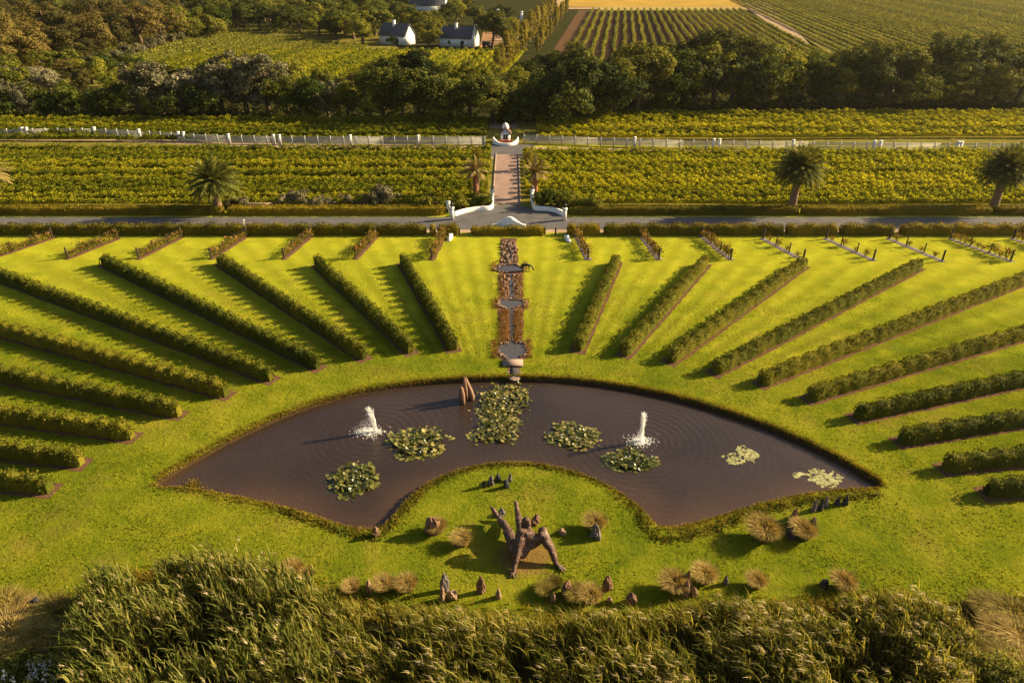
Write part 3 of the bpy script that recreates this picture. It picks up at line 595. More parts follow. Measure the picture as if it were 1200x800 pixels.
# shrubs along the foot of the left vineyard
for px, py, h in [(276,242,1.9),(286,243,1.5),(330,241,1.6),(342,240,2.0),(356,241,2.1),(370,242,1.8),(386,242,1.8),(410,241,1.7),(425,241,1.6),(437,240,2.5),(448,241,2.0),(457,240,2.9),(505,241,1.5)]:
    tree('shrub', px, py, h, 'at the foot of the left vineyard', 'shrubs at the foot of the left vineyard')
cnt = {}; tot = {}
order = sorted(range(len(tree_list)), key=lambda i: tree_list[i][1])
for i in order: key = (tree_list[i][0], tree_list[i][4]); tot[key] = tot.get(key, 0)+1
for i in order:
    kind, px, py, h, where, grp, wide = tree_list[i]; tm, cm, ph = random.choice(PROTO[kind]); s = h/ph
    key = (kind, where); j = cnt.get(key, 0); cnt[key] = j+1
    root = link(NAMES[kind][0], None, loc=P(px, py), rz=random.uniform(0, 6.28), sc=(s*wide, s*wide, s))
    lab = f'{NAMES[kind][1]} {where}' + (f', {ordn(j)} {NAMES[kind][0].split("_")[0]} one from left' if tot[key] > 1 else '')
    tag(root, lab, 'shrub' if kind in ('shrub', 'bush') else 'tree', grp); link('trunk', tm, root); link('crown', cm, root)
g = Geo()
def under(pxs, n, spread, hh):
    for i in range(len(pxs)-1):
        a, b = np.array(PX(*pxs[i])), np.array(PX(*pxs[i+1])); L_ = np.hypot(*(b-a))
        for _ in range(int(n*L_)):
            c = a+(b-a)*rng.uniform()+rng.normal(0, spread, 2)*[.3, 1]; r = rng.uniform(.6, 1.5)*hh; d = unit(rng.normal(size=(26, 3))+[0, 0, .5]); q = np.array([c[0], c[1], r*.5])+d*r*[1, 1, .7]; q[:, 2] = np.maximum(q[:, 2], .1)
            leaf_quads(g, q, .5, nrm=d, aspect=.8)
under([(-60, 137), (200, 135), (400, 138), (600, 142), (700, 138), (800, 128), (1000, 124), (1260, 121)], 2.2, 1.6, 1.3)
under([(-60, 118), (300, 117), (600, 122), (800, 112), (1000, 109), (1260, 107)], 1.6, 5, 1.8)
under([(-60, 84), (120, 74), (190, 48), (230, 36), (420, 42), (500, 47)], 1.5, 7, 2.2)
under([(-60, 60), (150, 40), (230, 25), (420, 28), (540, 30)], .9, 12, 2.4)
tag(link('undergrowth', g.mesh('undergrowth', M['oak'])), 'dark undergrowth filling the foot of the tree belt', 'undergrowth', kind='stuff')
# slim tree beside the drive
def slim_tree(px, py, h, label, sc):
    root = link('slim_tree', None, loc=P(px, py)); tag(root, label, 'tree'); t = Geo(); tube(t, [(0, 0, 0), (.1, 0, h*.4), (.25, 0, h*.9)], [.16, .12, .05], 7); link('trunk', t.mesh('trunk', M['palm_bark'], True), root)
    c = Geo()
    for k in range(26):
        z = h*(.5+.5*rng.uniform()); q = np.array([.2*z/h+rng.normal(0, .25)*sc, rng.normal(0, .25)*sc, z]); d = unit(rng.normal(size=(45, 3))); leaf_quads(c, q+d*rng.uniform(.2, .5, (45, 1))*[1, 1, 1.3], .2)
    link('crown', c.mesh('crown', M['poplar']), root)
slim_tree(560.5, 230, 7.2, 'slender bare-stemmed tree with yellow top left of the brick drive', 1)
slim_tree(618, 199, 3.0, 'small yellowish sapling right of the brick drive near the junction', 1.1)

for px, py, h, l in ((500, 246, 1.7, 'first'), (513, 246.5, 1.9, 'second'), (526, 246, 1.5, 'third'), (540, 244.5, 1.8, 'fourth'), (553, 243, 1.6, 'fifth'), (566, 241.5, 1.8, 'sixth')):
    tm, cm, ph = random.choice(PROTO['bush']); s_ = h/ph; r_ = link('bush', None, loc=P(px, py), rz=random.uniform(0, 6), sc=s_*1.15); tag(r_, f'green bush behind the left entrance wall, {l} from the left', 'shrub', 'bushes behind the entrance walls'); link('trunk', tm, r_); link('crown', cm, r_)
for px, py, h, l in ((634, 241.5, 1.9, 'first'), (646, 242.5, 2.1, 'second'), (658, 243.5, 2.1, 'third'), (670, 245, 2.0, 'fourth'), (683, 246.5, 1.9, 'fifth'), (696, 247, 1.7, 'sixth')):
    tm, cm, ph = random.choice(PROTO['bush']); s_ = h/ph; r_ = link('bush', None, loc=P(px, py), rz=random.uniform(0, 6), sc=s_*1.25); tag(r_, f'green bush behind the right entrance wall, {l} from the left', 'shrub', 'bushes behind the entrance walls'); link('trunk', tm, r_); link('crown', cm, r_)
# ------------------------------------------------------------------ palms
def palm(px, py, th, fl, nf, label, mat='palm', bark='palm_bark', tr=.5, sweep=-.25, up=1.0, name='palm_tree', grp='palms along the road'):
    root = link(name, None, loc=P(px, py)); tag(root, label, 'palm tree', grp)
    t = Geo(); n = 22
    lean = random.uniform(-.03, .05)
    th *= 1.12; pts = [(lean*th*(k/n)**1.5, 0, th*k/n) for k in range(n+1)]; rad = [tr*(1.15-.3*math.sin(min(1, k/n*1.2)*math.pi*.5)+(.09 if k % 2 else 0)+(.25 if k >= n-2 else 0)) for k in range(n+1)]
    tube(t, pts, rad, 12); link('trunk', t.mesh('trunk', M[bark], False), root)
    top = np.array([pts[-1][0], 0, th+.15]); c = Geo(); st = Geo()
    for i in range(nf):
        az = 2.399963*i; el = R(80)*(1-(i/nf)**.9)*up-R(16)*(i/nf)**1.2; L_ = fl*rng.uniform(.82, 1.08)
        d = np.array([math.cos(az)*math.cos(el), math.sin(az)*math.cos(el), math.sin(el)]); p = top.copy(); K = 12; pts_ = [p.copy()]; step = L_/K
        for k in range(K):
            d = unit(d+np.array([sweep*.13, 0, -.045-.07*k/K])); p = p+d*step; pts_.append(p.copy())
        pts_ = np.array(pts_); tube(st, [tuple(q) for q in pts_[::3]], [.05, .04, .03, .015, .01][:len(pts_[::3])], 4, cap=False)
        for k in range(1, K+1):
            tang = unit(pts_[k]-pts_[k-1]); sd = unit(np.cross(tang, [0, 0, 1])); upv = np.cross(sd, tang)
            for sgn in (-1, 1):
                for h_ in (0, .5):
                    b = pts_[k-1]*(1-h_)+pts_[k]*h_; ll = fl*.19*math.sin(math.pi*min(.97, max(.16, (k-h_)/K*.92+.05)))+.12
                    tip = b+(sd*sgn*.8+tang*.65-upv*.25)*ll+rng.normal(0, .04, 3); wv = tang*.085
                    c.add([b-wv, b+wv, tip+wv*.2, tip-wv*.2], np.array([[0, 1, 2, 3]]))
    link('fronds', c.mesh('fronds', M[mat]), root); link('frond_stems', st.mesh('frond_stems', M[mat]), root); return root
palm(257, 249, 3.6, 4.2, 70, 'stout palm with ragged crown behind the left roadside hedge', tr=.55, sweep=.05)
palm(927, 248, 5.1, 3.9, 125, 'tall full-crowned palm rising behind the right roadside hedge', tr=.52, sweep=-.12)
palm(1163, 246, 4.8, 3.9, 120, 'wind-swept palm near the right edge behind the roadside hedge', tr=.52, sweep=-.12)
palm(-3, 236, 3.6, 3.6, 40, 'sparse dry palm cut by the left edge of the picture', mat='palm_dry', tr=.5, sweep=.1)
palm(558, 234, 3.7, 2.5, 22, 'thin-crowned palm left of the brick drive', mat='palm_dry', bark='palm_bark_red', tr=.42, sweep=-.2, up=1.0, grp='palms flanking the brick drive')
palm(627, 231, 3.2, 2.6, 22, 'thin-crowned palm right of the brick drive', mat='palm_dry', bark='palm_bark_red', tr=.42, sweep=.3, up=1.0, grp='palms flanking the brick drive')

# ------------------------------------------------------------------ white post-and-rail fences with piers
def fence(pxs, label, piers, cat='fence'):
    pts = [P(*p) for p in pxs]; root = link('fence', None, loc=pts[0]); tag(root, label, cat); o = pts[0]
    rails = [Geo() for _ in range(3)]; L_ = [0]
    for a, b in zip(pts, pts[1:]): L_.append(L_[-1]+(b-a).length)
    def at(s):
        for i in range(len(pts)-1):
            if s <= L_[i+1] or i == len(pts)-2: return pts[i].lerp(pts[i+1], (s-L_[i])/(L_[i+1]-L_[i]))-o
    np_ = int(L_[-1]/2.4)
    for i in range(np_+1):
        p = at(L_[-1]*i/np_); g = Geo(); box(g, -.09, .09, -.09, .09, 0, 1.55); box(g, -.12, .12, -.12, .12, 1.55, 1.62); 
        if i == 0: pm = g.mesh('post', M['fence_paint'])
        link('post', pm, root, loc=p)
    for j in range(6):
        g = Geo(); z = .22+.235*j
        for i in range(len(pts)-1):
            a, b = at(L_[i]+.001), at(L_[i+1]); d = (b-a).normalized(); s = Vector((-d.y, d.x, 0))*.03; V = []
            for q in (a, b):
                for sg in (-1, 1):
                    for zz in (z-.06, z+.06): V.append(tuple(q+s*sg+Vector((0, 0, zz))))
            g.add(V, np.array([[0, 4, 5, 1], [2, 3, 7, 6], [1, 5, 7, 3], [0, 2, 6, 4], [0, 1, 3, 2], [4, 6, 7, 5]]))
        link('rail', g.mesh('rail', M['fence_paint']), root)
    g = Geo(); box(g, -.22, .22, -.22, .22, 0, 1.7); box(g, -.28, .28, -.28, .28, 1.7, 1.82); pmesh = g.mesh('pier', M['white_shade'])
    g2 = Geo()
    for x in piers:
        # pier at the fence point below this picture column
        best = min((at(L_[-1]*k/400) for k in range(401)), key=lambda q: abs((q+o).x-P(x, 166).x*((q+o).y/P(x, 166).y)))
        link('pier', pmesh, root, loc=best)
    return root
fence([(-120,161),(0,161),(60,160),(115,160),(170,163),(215,166),(270,168.5),(330,169.5),(450,170),(568,170)], 'white slatted fence left of the little gatehouse', [30, 36, 114, 165, 211, 217, 268, 321, 328, 410, 490])
fence([(614,167.5),(700,171),(800,174),(950,176),(1100,177.5),(1300,179)], 'white slatted fence right of the little gatehouse', [744, 836, 843, 930, 1026, 1033, 1123, 1128])

# ------------------------------------------------------------------ little gatehouse and its curved wall
def gatehouse():
    root = link('gatehouse', None, loc=P(592.5, 167), sc=.88); tag(root, 'tiny white gabled gatehouse with dark window above red flowers', 'gatehouse')
    g = Geo(); box(g, -1.05, 1.05, 0, 2, 0, 2.0); V = [(-1.05, 0, 2), (1.05, 0, 2), (0, 0, 3.1), (-1.05, 2, 2), (1.05, 2, 2), (0, 2, 3.1)]
    g.add(V, [np.array([[0, 1, 2], [3, 5, 4]]), np.array([[0, 2, 5, 3], [1, 4, 5, 2]])]); link('wall', g.mesh('wall', M['white']), root)
    g = Geo()
    for s in (-1, 1): g.add([(s*1.3, -.2, 1.82), (0, -.2, 3.22), (0, 2.2, 3.22), (s*1.3, 2.2, 1.82), (s*1.3, -.2, 1.70), (0, -.2, 3.10), (0, 2.2, 3.10), (s*1.3, 2.2, 1.70)], np.array([[0, 1, 2, 3], [7, 6, 5, 4], [0, 4, 5, 1], [3, 2, 6, 7], [0, 3, 7, 4]]))
    roof = link('roof', g.mesh('roof', M['tile']), root)
    g = Geo(); lathe(g, [(.72, 2.75), (.74, 3.1), (.62, 3.45), (.4, 3.72), (.12, 3.9)], 16, c=(0, 1.2, 0)); link('dome', g.mesh('dome', M['white'], True), root)
    g = Geo(); box(g, -.5, .5, -.04, .02, .7, 1.7); w_ = link('window', g.mesh('window', M['window']), root)
    g = Geo()
    for b in ((-.58, -.5, .65, 1.78), (.5, .58, .65, 1.78), (-.5, .5, 1.7, 1.78), (-.5, .5, .62, .7), (-.03, .03, .7, 1.7)): box(g, b[0], b[1], -.08, -.043, b[2], b[3])
    link('frame', g.mesh('frame', M['white_shade']), w_)
    p = P(592.5, 168.3); g = Geo(); n = 700; q = np.stack([rng.uniform(-1.3, 1.3, n), rng.normal(0, .25, n), rng.uniform(.05, .6, n)], 1); leaf_quads(g, q, .13, 0)
    q = np.stack([rng.uniform(-1.3, 1.3, 300), rng.normal(0, .25, 300), rng.uniform(.05, .4, 300)], 1); leaf_quads(g, q, .15, 1)
    tag(link('flower_bed', g.mesh('flower_bed', [M['red_flower'], M['hedge']]), loc=p), 'red flowers massed in front of the tiny gatehouse', 'flowers')
gatehouse()
def wall_strip(g, pts, hs, th=.28, coping=.06, mi=0):
    """wall following ground points with a top height at each"""
    n = len(pts); pts = [Vector(p) for p in pts]; V = []
    for i, p in enumerate(pts):
        d = (pts[min(i+1, n-1)]-pts[max(i-1, 0)]).normalized(); s = Vector((-d.y, d.x, 0))*th*.5
        for q, z in ((p-s, 0), (p-s, hs[i]), (p+s, hs[i]), (p+s, 0)): V.append((q.x, q.y, z))
    Fq = [[4*i+k, 4*i+4+k, 4*i+4+(k+1) % 4, 4*i+(k+1) % 4] for i in range(n-1) for k in range(3)]+[[0, 1, 2, 3], [4*n-1, 4*n-2, 4*n-3, 4*n-4]]
    g.add(V, np.array(Fq), mi)
def curve_px(pxs, n=20):
    """smooth curve through picture points"""
    p = [np.array(PX(*q)) for q in pxs]; out = []
    p = [2*p[0]-p[1]]+p+[2*p[-1]-p[-2]]
    for i in range(1, len(p)-2):
        for k in range(n):
            t = k/n; a, b, c, d = p[i-1:i+3]
            out.append(.5*((2*b)+(-a+c)*t+(2*a-5*b+4*c-d)*t*t+(-a+3*b-3*c+d)*t**3))
    out.append(p[-2]); return [(float(q[0]), float(q[1]), 0) for q in out]
def wall_thing(name, pxs, hf, label, cat='wall', th=.3, mat='white', n=8):
    pts = curve_px(pxs, n); o = Vector(pts[0]); g = Geo(); N_ = len(pts)
    wall_strip(g, [tuple(Vector(p)-o) for p in pts], [hf(i/(N_-1)) for i in range(N_)], th)
    return tag(link(name, g.mesh(name, M[mat]), loc=o), label, cat)
wall_thing('curved_wall', [(578,168.5),(585,170.5),(592,171),(600,170.5),(607,168.5)], lambda t: .5+.75*abs(2*t-1)**4, 'low white swooping wall in front of the tiny gatehouse')
wall_thing('entrance_wall', [(577.5,237),(577,243),(573,246.2),(560,247.2),(545,249.5),(532,253.5)], lambda t: .62 if t > .18 else .62+.9*(1-t/.18), 'curved white entrance wall left of the brick drive')
wall_thing('entrance_wall', [(623.5,237),(625,243),(628,246.2),(642,247.4),(652,249.2),(660,253)], lambda t: .62 if t > .18 else .62+.9*(1-t/.18), 'curved white entrance wall right of the brick drive')
wall_thing('arched_wall', [(574,270.3),(585,270.3),(597,270.3),(608,270.3),(616,270.3)], lambda t: .8+1.1*math.exp(-((t-.5)/.24)**2), 'white arched wall behind the middle roadside hedge', n=6)
def pillar(px, py, h, w_, label, top='urn'):
    root = link('gate_pillar', None, loc=P(px, py)); tag(root, label, 'pillar', 'white entrance pillars')
    g = Geo(); box(g, -w_, w_, -w_, w_, 0, h); link('shaft', g.mesh('shaft', M['white']), root)
    g = Geo(); box(g, -w_*1.3, w_*1.3, -w_*1.3, w_*1.3, h, h+.14); link('cap', g.mesh('cap', M['white_shade']), root)
    g = Geo(); lathe(g, [(.1, h+.14), (.08, h+.25), (.24, h+.45), (.26, h+.62), (.16, h+.72), (.05, h+.85)], 10); link('urn', g.mesh('urn', M['dark_metal' if top == 'lamp' else 'rock_grey'], True), root)
pillar(577.5, 236, 1.55, .25, 'white pillar with urn at the drive mouth, left side')
pillar(623.5, 236, 1.55, .25, 'white pillar with urn at the drive mouth, right side')
pillar(530, 257, 1.5, .25, 'white pillar with dark lantern ending the left entrance wall', 'lamp')
pillar(661.5, 258, 1.5, .25, 'white pillar with dark lantern ending the right entrance wall', 'lamp')
def plinth(px, py, rz, label):
    g = Geo(); V = []
    g.add([(-.26, -.9, 0), (.26, -.9, 0), (.26, .5, 0), (-.26, .5, 0), (-.26, -.9, .10), (.26, -.9, .10), (.26, .5, .55), (-.26, .5, .55)], np.array([[3, 2, 1, 0], [4, 5, 6, 7], [0, 1, 5, 4], [1, 2, 6, 5], [2, 3, 7, 6], [3, 0, 4, 7]]))
    tag(link('plinth', g.mesh('plinth', M['white']), loc=P(px, py), rz=rz), label, 'plinth', 'white sloping plinths')
plinth(527.5, 280, R(-8), 'white sloping plinth on the lawn left of the stream'); plinth(665, 281.5, R(14), 'white sloping plinth on the lawn right of the stream')
def sign_post(px, py, h, label, board=(.5, .35)):
    root = link('sign_post', None, loc=P(px, py)); tag(root, label, 'sign'); g = Geo(); box(g, -.04, .04, -.04, .04, 0, h-board[1]); link('post', g.mesh('post', M['white_shade']), root)
    g = Geo(); box(g, -board[0]/2, board[0]/2, -.03, .03, h-board[1], h); link('board', g.mesh('board', M['white']), root)
sign_post(287, 268.5, 1.3, 'small white sign on a thin post by the left road hedge', (.3, .3))
sign_post(526, 251, 1.9, 'narrow white board standing at the end of the left hedge', (.55, 1.2))
for px, py, lab in [(538.5,276,'short dark bollard at the left lawn opening'),(638.5,275,'short dark bollard right of the middle hedge'),(651,275,'short dark bollard at the right lawn opening')]:
    g = Geo(); lathe(g, [(.1, 0), (.1, .85), (.12, .87), (.12, .95), (.03, 1.0)], 8); tag(link('bollard', g.mesh('bollard', M['wood_post']), loc=P(px, py)), lab, 'bollard', 'dark bollards at the lawn openings')
wall_thing('low_wall', [(283,243.5),(295,243.7),(320,243.7)], lambda t: .7, 'low pale wall among shrubs right of the left palm', mat='soil_pale', n=3)

# ------------------------------------------------------------------ rose beds
def rose_mesh():
    g = Geo(); n = 190; h = 1.0
    for s_ in range(5):
        a = rng.uniform(0, 6.28); tip = (math.cos(a)*.28, math.sin(a)*.28, h*rng.uniform(.6, .9)); tube(g, [(0, 0, 0), (tip[0]*.4, tip[1]*.4, tip[2]*.5), tip], [.025, .018, .01], 4, 2, cap=False)
    q = rng.normal(0, 1, (n, 3))*[.24, .24, .2]+[0, 0, .58]; q[:, 2] = np.maximum(q[:, 2], .12); leaf_quads(g, q, .14, 0)
    q = rng.normal(0, 1, (11, 3))*[.24, .24, .16]+[0, 0, .75]; leaf_quads(g, q, .13, 1, 1.0)
    return g.mesh('rose_bush', [M['rose_leaf'], M['rose'], M['bark']])
RM = [rose_mesh() for _ in range(5)]
gp = Geo(); lathe(gp, [(.075, 0), (.07, 1.35), (.05, 1.38)], 8); POST = gp.mesh('post', M['wood_post'])
BL = [((520,278),(506,304)),((440,278),(417,303)),((364,277),(333,303)),((289,277),(248,303)),((213,278),(163,303)),((138,280),(80,303)),((62,279),(-12,304))]
BR = [((676,277),(689,304)),((752,277),(772,304)),((822,277),(856,304)),((894,280),(941,305)),((968,280),(1023,305)),((1042,280),(1104,306)),((1114,280),(1184,306)),((1187,280),(1262,306))]
for side, BB in (('left', BL), ('right', BR)):
    for i, (a, b) in enumerate(BB):
        a, b = P(*a), P(*b); d = b-a; L_ = d.length; rz = math.atan2(d.y, d.x); root = link('rose_bed', None, loc=a, rz=rz)
        tag(root, f'narrow rose bed with dark posts on the {side} lawn, {ordn(i)} from the stream', 'rose bed', 'rose beds along the road side of the lawn')
        g = Geo(); m = int(L_/.4)+2; xs = np.linspace(-.2, L_+.3, m); w0 = .42+rng.uniform(-.06, .06, m)
        V = np.concatenate([np.stack([xs, -w0, np.full(m, .01)], 1), np.stack([xs, xs*0, np.full(m, .10)], 1), np.stack([xs, w0, np.full(m, .01)], 1)]); ii = np.arange(m-1)
        g.add(V, np.concatenate([np.stack([ii, ii+1, ii+1+m, ii+m], 1), np.stack([ii+m, ii+m+1, ii+2*m+1, ii+2*m], 1)])); link('soil', g.mesh('soil', M['soil'] if side == 'left' else M['rock_grey']), root)
        for k in range(4): link('post', POST, root, loc=(L_*k/3, 0, 0), sc=(1.5 if k in (0, 3) else 1, 1.5 if k in (0, 3) else 1, 1.02 if k in (0, 3) else .95))
        g = Geo()
        for z in (.7, 1.15): tube(g, [(0, 0, z), (L_, 0, z)], .012, 4)
        link('wire', g.mesh('wire', M['dark_metal']), root)
        dens = {('right', 3): .45, ('right', 4): .5, ('right', 5): .45}.get((side, i), 1.0); nbush = max(3, int(L_/.75*dens)); nbush = min(nbush, 14)
        for k in range(nbush):
            t_ = (k+.6)/(nbush+.2); p = a+d*t_; s = random.uniform(.7, 1.25)*(1.1 if dens == 1 else .8)
            tag(link('rose_bush', RM[random.randrange(5)], loc=(p.x+random.uniform(-.1, .1), p.y, .05), rz=random.uniform(0, 6.28), sc=(s, s, s*random.uniform(.9, 1.25))),
                f'rose bush in the {ordn(i)} {side} rose bed from the stream, {ordn(k)} from the road', 'rose bush', 'rose bushes in the narrow beds')

# ------------------------------------------------------------------ stream of basins and cascades
SB_ = [(586,279),(606,279),(607,310),(614,318),(612,352),(615,362),(612,398),(620,408),(619,418),(609,426),(609,445),(597,445),(594,426),(582,418),(582,408),(588,398),(583,362),(585,350),(584,320),(580,312),(586,308)]
SB2 = []
for i_ in range(len(SB_)):
    a_, b_ = SB_[i_], SB_[(i_+1) % len(SB_)]; k_n = max(1, int(math.hypot(a_[0]-b_[0], a_[1]-b_[1])/4))
    for k_ in range(k_n): SB2.append((a_[0]+(b_[0]-a_[0])*k_/k_n+random.uniform(-1.2, 1.2), a_[1]+(b_[1]-a_[1])*k_/k_n))
sheet_px('stream_bed', SB2, .012, M['soil'])
sheet_px('stream_water', [(596,280),(599,280),(600,320),(602,350),(601,380),(603,400),(603,445),(600,445),(599,400),(598,370),(597,345),(597,310)], .02, M['basin_water'])
def basin(px, py, w_, h_, label, pts=None):
    c = P(px, py); n = 26; out = []
    for k in range(n):
        a = 2*math.pi*k/n; r = 1+.10*math.sin(3*a+px)+.06*math.sin(5*a); q = P(px+w_/2*math.cos(a)*r, py+h_/2*math.sin(a)*r); out.append((q.x, q.y))
    if pts: out = [PX(*p) for p in pts]
    poly_sheet('basin_water', out, .035, M['basin_water'], label)
    return out
b1 = basin(597, 315, 34, 9, 'small oval basin nearest the road'); b2 = basin(599, 356, 33, 11, 'small oval basin halfway down the stream')
b3_ = basin(600, 412, 38, 20, 'largest basin above the stone bridge', [(583,410),(587,403),(596,402),(600,399),(606,402),(614,403),(618,409),(616,416),(609,419),(604,423),(596,423),(591,418),(584,415)])
def rock_mesh(name, mat, sx=1, sy=1, sz=1, rough=.18, sub=3, pointy=0):
    bm = bmesh.new(); bmesh.ops.create_icosphere(bm, subdivisions=sub, radius=.5); off = Vector(rng.uniform(0, 50, 3))
    from mathutils import noise as mn
    for v in bm.verts:
        d = v.co.normalized(); k = 1+rough*1.6*mn.noise(d*1.3+off)+rough*.8*mn.noise(d*3.1+off)+rough*.22*mn.noise(d*7+off); v.co = d*.5*k
        v.co.z = max(v.co.z, -.32)
        if pointy: t = max(0, v.co.z+.3); v.co.x *= 1-pointy*t; v.co.y *= 1-pointy*t
        v.co = Vector((v.co.x*sx, v.co.y*sy, (v.co.z+.30)*sz))
    me = bpy.data.meshes.new(name); bm.to_mesh(me); bm.free(); me.materials.append(M[mat]); return me
SM = [rock_mesh('stream_stone', m, 1, .8, .7, .35, 2) for m in ('rock', 'rock_tan', 'rock', 'rock_tan', 'rock_grey', 'rock')]
def stone(px, py, s, lab, grp):
    o = link('stream_stone', random.choice(SM), loc=P(px, py, .01), rz=random.uniform(0, 6.28), sc=s); tag(o, lab, 'stone', grp)
for _ in range(95):
    py = rng.uniform(280, 309); px = 596+rng.uniform(-9, 9); stone(px, py, rng.uniform(.22, .5), 'brown stone in the upper rocky cascade nearest the road', 'stones of the upper cascade')
for _ in range(45):
    py = rng.uniform(322, 350); px = 598.5+rng.choice([-1, 1])*rng.uniform(2, 12); stone(px, py, rng.uniform(.22, .45), 'brown stone in the cascade between the two oval basins', 'stones of the middle cascade')
for _ in range(22):
    py = rng.uniform(364, 400); px = 599.5+rng.choice([-1, 1])*rng.uniform(4, 11); stone(px, py, rng.uniform(.2, .35), 'small stone among rusty plants above the lowest basin', 'stones of the lower cascade')
for b, wh, g_ in ((b1, 'first', 3), (b2, 'second', 3), (b3_, 'third', 2)):
    for k in range(0, len(b)*2):
        a, c = Vector((*b[(k//2) % len(b)], 0)), Vector((*b[(k//2+1) % len(b)], 0)); p = a.lerp(c, .5*(k % 2))
        o = link('stream_stone', random.choice(SM), loc=(p.x+random.uniform(-.1, .1), p.y+random.uniform(-.1, .1), .01), rz=random.uniform(0, 6.28), sc=random.uniform(.18, .36)); tag(o, f'edging stone around the {wh} basin counted from the road', 'stone', f'edging stones of the {wh} basin')
# rusty plants lining the channel
g = Geo()
for y_a, y_b, xs, n_ in ((322, 350, (587, 589, 608, 610), 1100), (364, 402, (589, 592, 606, 609), 3600), (350, 362, (581, 617), 350), (306, 318, (579, 616), 250), (398, 420, (580, 620), 500)):
    px = rng.choice(xs, n_)+rng.normal(0, 2.1, n_); py = rng.uniform(y_a, y_b, n_); q = np.array([tuple(P(a, b)) for a, b in zip(px, py)])
    blades(g, q, rng.uniform(.12, .42, n_), .05, rng.normal(0, .35, (n_, 3))*[1, 1, 0], seg=2)
tag(link('stream_plants', g.mesh('stream_plants', M['rust'])), 'rusty brown plants lining both sides of the stream', 'plants', kind='stuff')
g = Geo(); a, b = P(589, 430), P(613, 422.5); box(g, a.x, b.x, a.y, b.y, .10, .17); box(g, a.x, a.x+.25, a.y, b.y, 0, .099); box(g, b.x-.25, b.x, a.y, b.y, 0, .099)
br = link('stone_bridge', g.mesh('stone_bridge', M['slab'])); tag(br, 'flat pinkish stone slab bridge across the stream mouth', 'bridge')
g = Geo(); a, b = P(598, 437), P(608, 431); box(g, a.x, b.x, a.y-.9, b.y, .026, .03); tag(link('stream_outlet', g.mesh('outlet', M['rock_dark'])), kind='structure')
for px, py, s, lab in ((603, 444.5, .8, 'flat stone at the water where the stream enters the pond'), (595, 436, .3, 'brown stone left of the stream outlet'), (610, 437, .28, 'brown stone right of the stream outlet')):
    tag(link('flat_stone', rock_mesh('flat_stone', 'slab', 1, .7, .25, .3, 2), loc=P(px, py, .0), sc=s), lab, 'stone')

# dark bronze animal beside the first basin
def skin_body(name, joints, edges, mat, sub=2, parent=None, root=0, loc=(0, 0, 0), voxel=None):
    me = bpy.data.meshes.new(name); me.from_pydata([j[0] for j in joints], edges, []); me.update()
    o = link(name, me, parent, loc=loc); md = o.modifiers.new('skin', 'SKIN'); md.use_smooth_shade = True
    for i, j in enumerate(joints):
        r = j[1]; sv = me.skin_vertices[0].data[i] if me.skin_vertices else None
        if sv is None: break
        sv.radius = r if isinstance(r, tuple) else (r, r); sv.use_root = (i == root)
    return o
def bake_skin(name, joints, edges, mat, sub=2, parent=None, root=0, loc=(0, 0, 0), rz=0, sc=1, disp=0):
    me = bpy.data.meshes.new(name); me.from_pydata([tuple(j[0]) for j in joints], edges, []); me.update()
    bm = bmesh.new(); bm.from_mesh(me); lay = bm.verts.layers.skin.verify()
    for v, j in zip(bm.verts, joints):
        r = j[1]; v[lay].radius = r if isinstance(r, tuple) else (r, r); v[lay].use_root = (v.index == root)
    bm.to_mesh(me); bm.free()
    o = bpy.data.objects.new(name, me); C.objects.link(o); md = o.modifiers.new('skin', 'SKIN'); md.use_smooth_shade = True; md.branch_smoothing = .6
    s = o.modifiers.new('sub', 'SUBSURF'); s.levels = sub; s.render_levels = sub
    dg = bpy.context.evaluated_depsgraph_get(); dg.update(); m2 = bpy.data.meshes.new_from_object(o.evaluated_get(dg)); bpy.data.objects.remove(o)
    m2.name = name; m2.materials.clear(); m2.materials.append(mat)
    if disp:
        from mathutils import noise as mn
        m2.update()
        nv = [v.normal.copy() for v in m2.vertices]
        for v, nn in zip(m2.vertices, nv): v.co += nn*disp*(mn.noise(v.co*3.2)+.6*mn.noise(v.co*8.0))
    return link(name, m2, parent, loc=loc, rz=rz, sc=sc)
J = [((0, 0, .80), .17), ((.35, 0, .84), .19), ((.62, 0, .80), .16), ((.82, 0, .72), .10), ((1.0, 0, .48), .085), ((1.10, 0, .28), .09), ((1.20, 0, .12), .05), ((-.15, 0, .76), .13), ((-.32, 0, .62), .04), ((-.38, 0, .35), .03)]
E_ = [(0, 1), (1, 2), (2, 3), (3, 4), (4, 5), (5, 6), (0, 7), (7, 8), (8, 9)]
for x, dx, att in ((.62, .02, 2), (-.08, -.08, 0)):
    for s in (-1, 1):
        i = len(J); J += [((x, s*.11, .55), .075), ((x+dx, s*.12, .28), .045), ((x, s*.12, .03), .04)]; E_ += [(att, i), (i, i+1), (i+1, i+2)]
tag(bake_skin('animal_statue', J, E_, M['dark_metal'], 2, loc=P(613.5, 317.5), rz=R(-4), sc=1.0), 'black bronze animal statue bending to drink beside the first basin', 'statue')

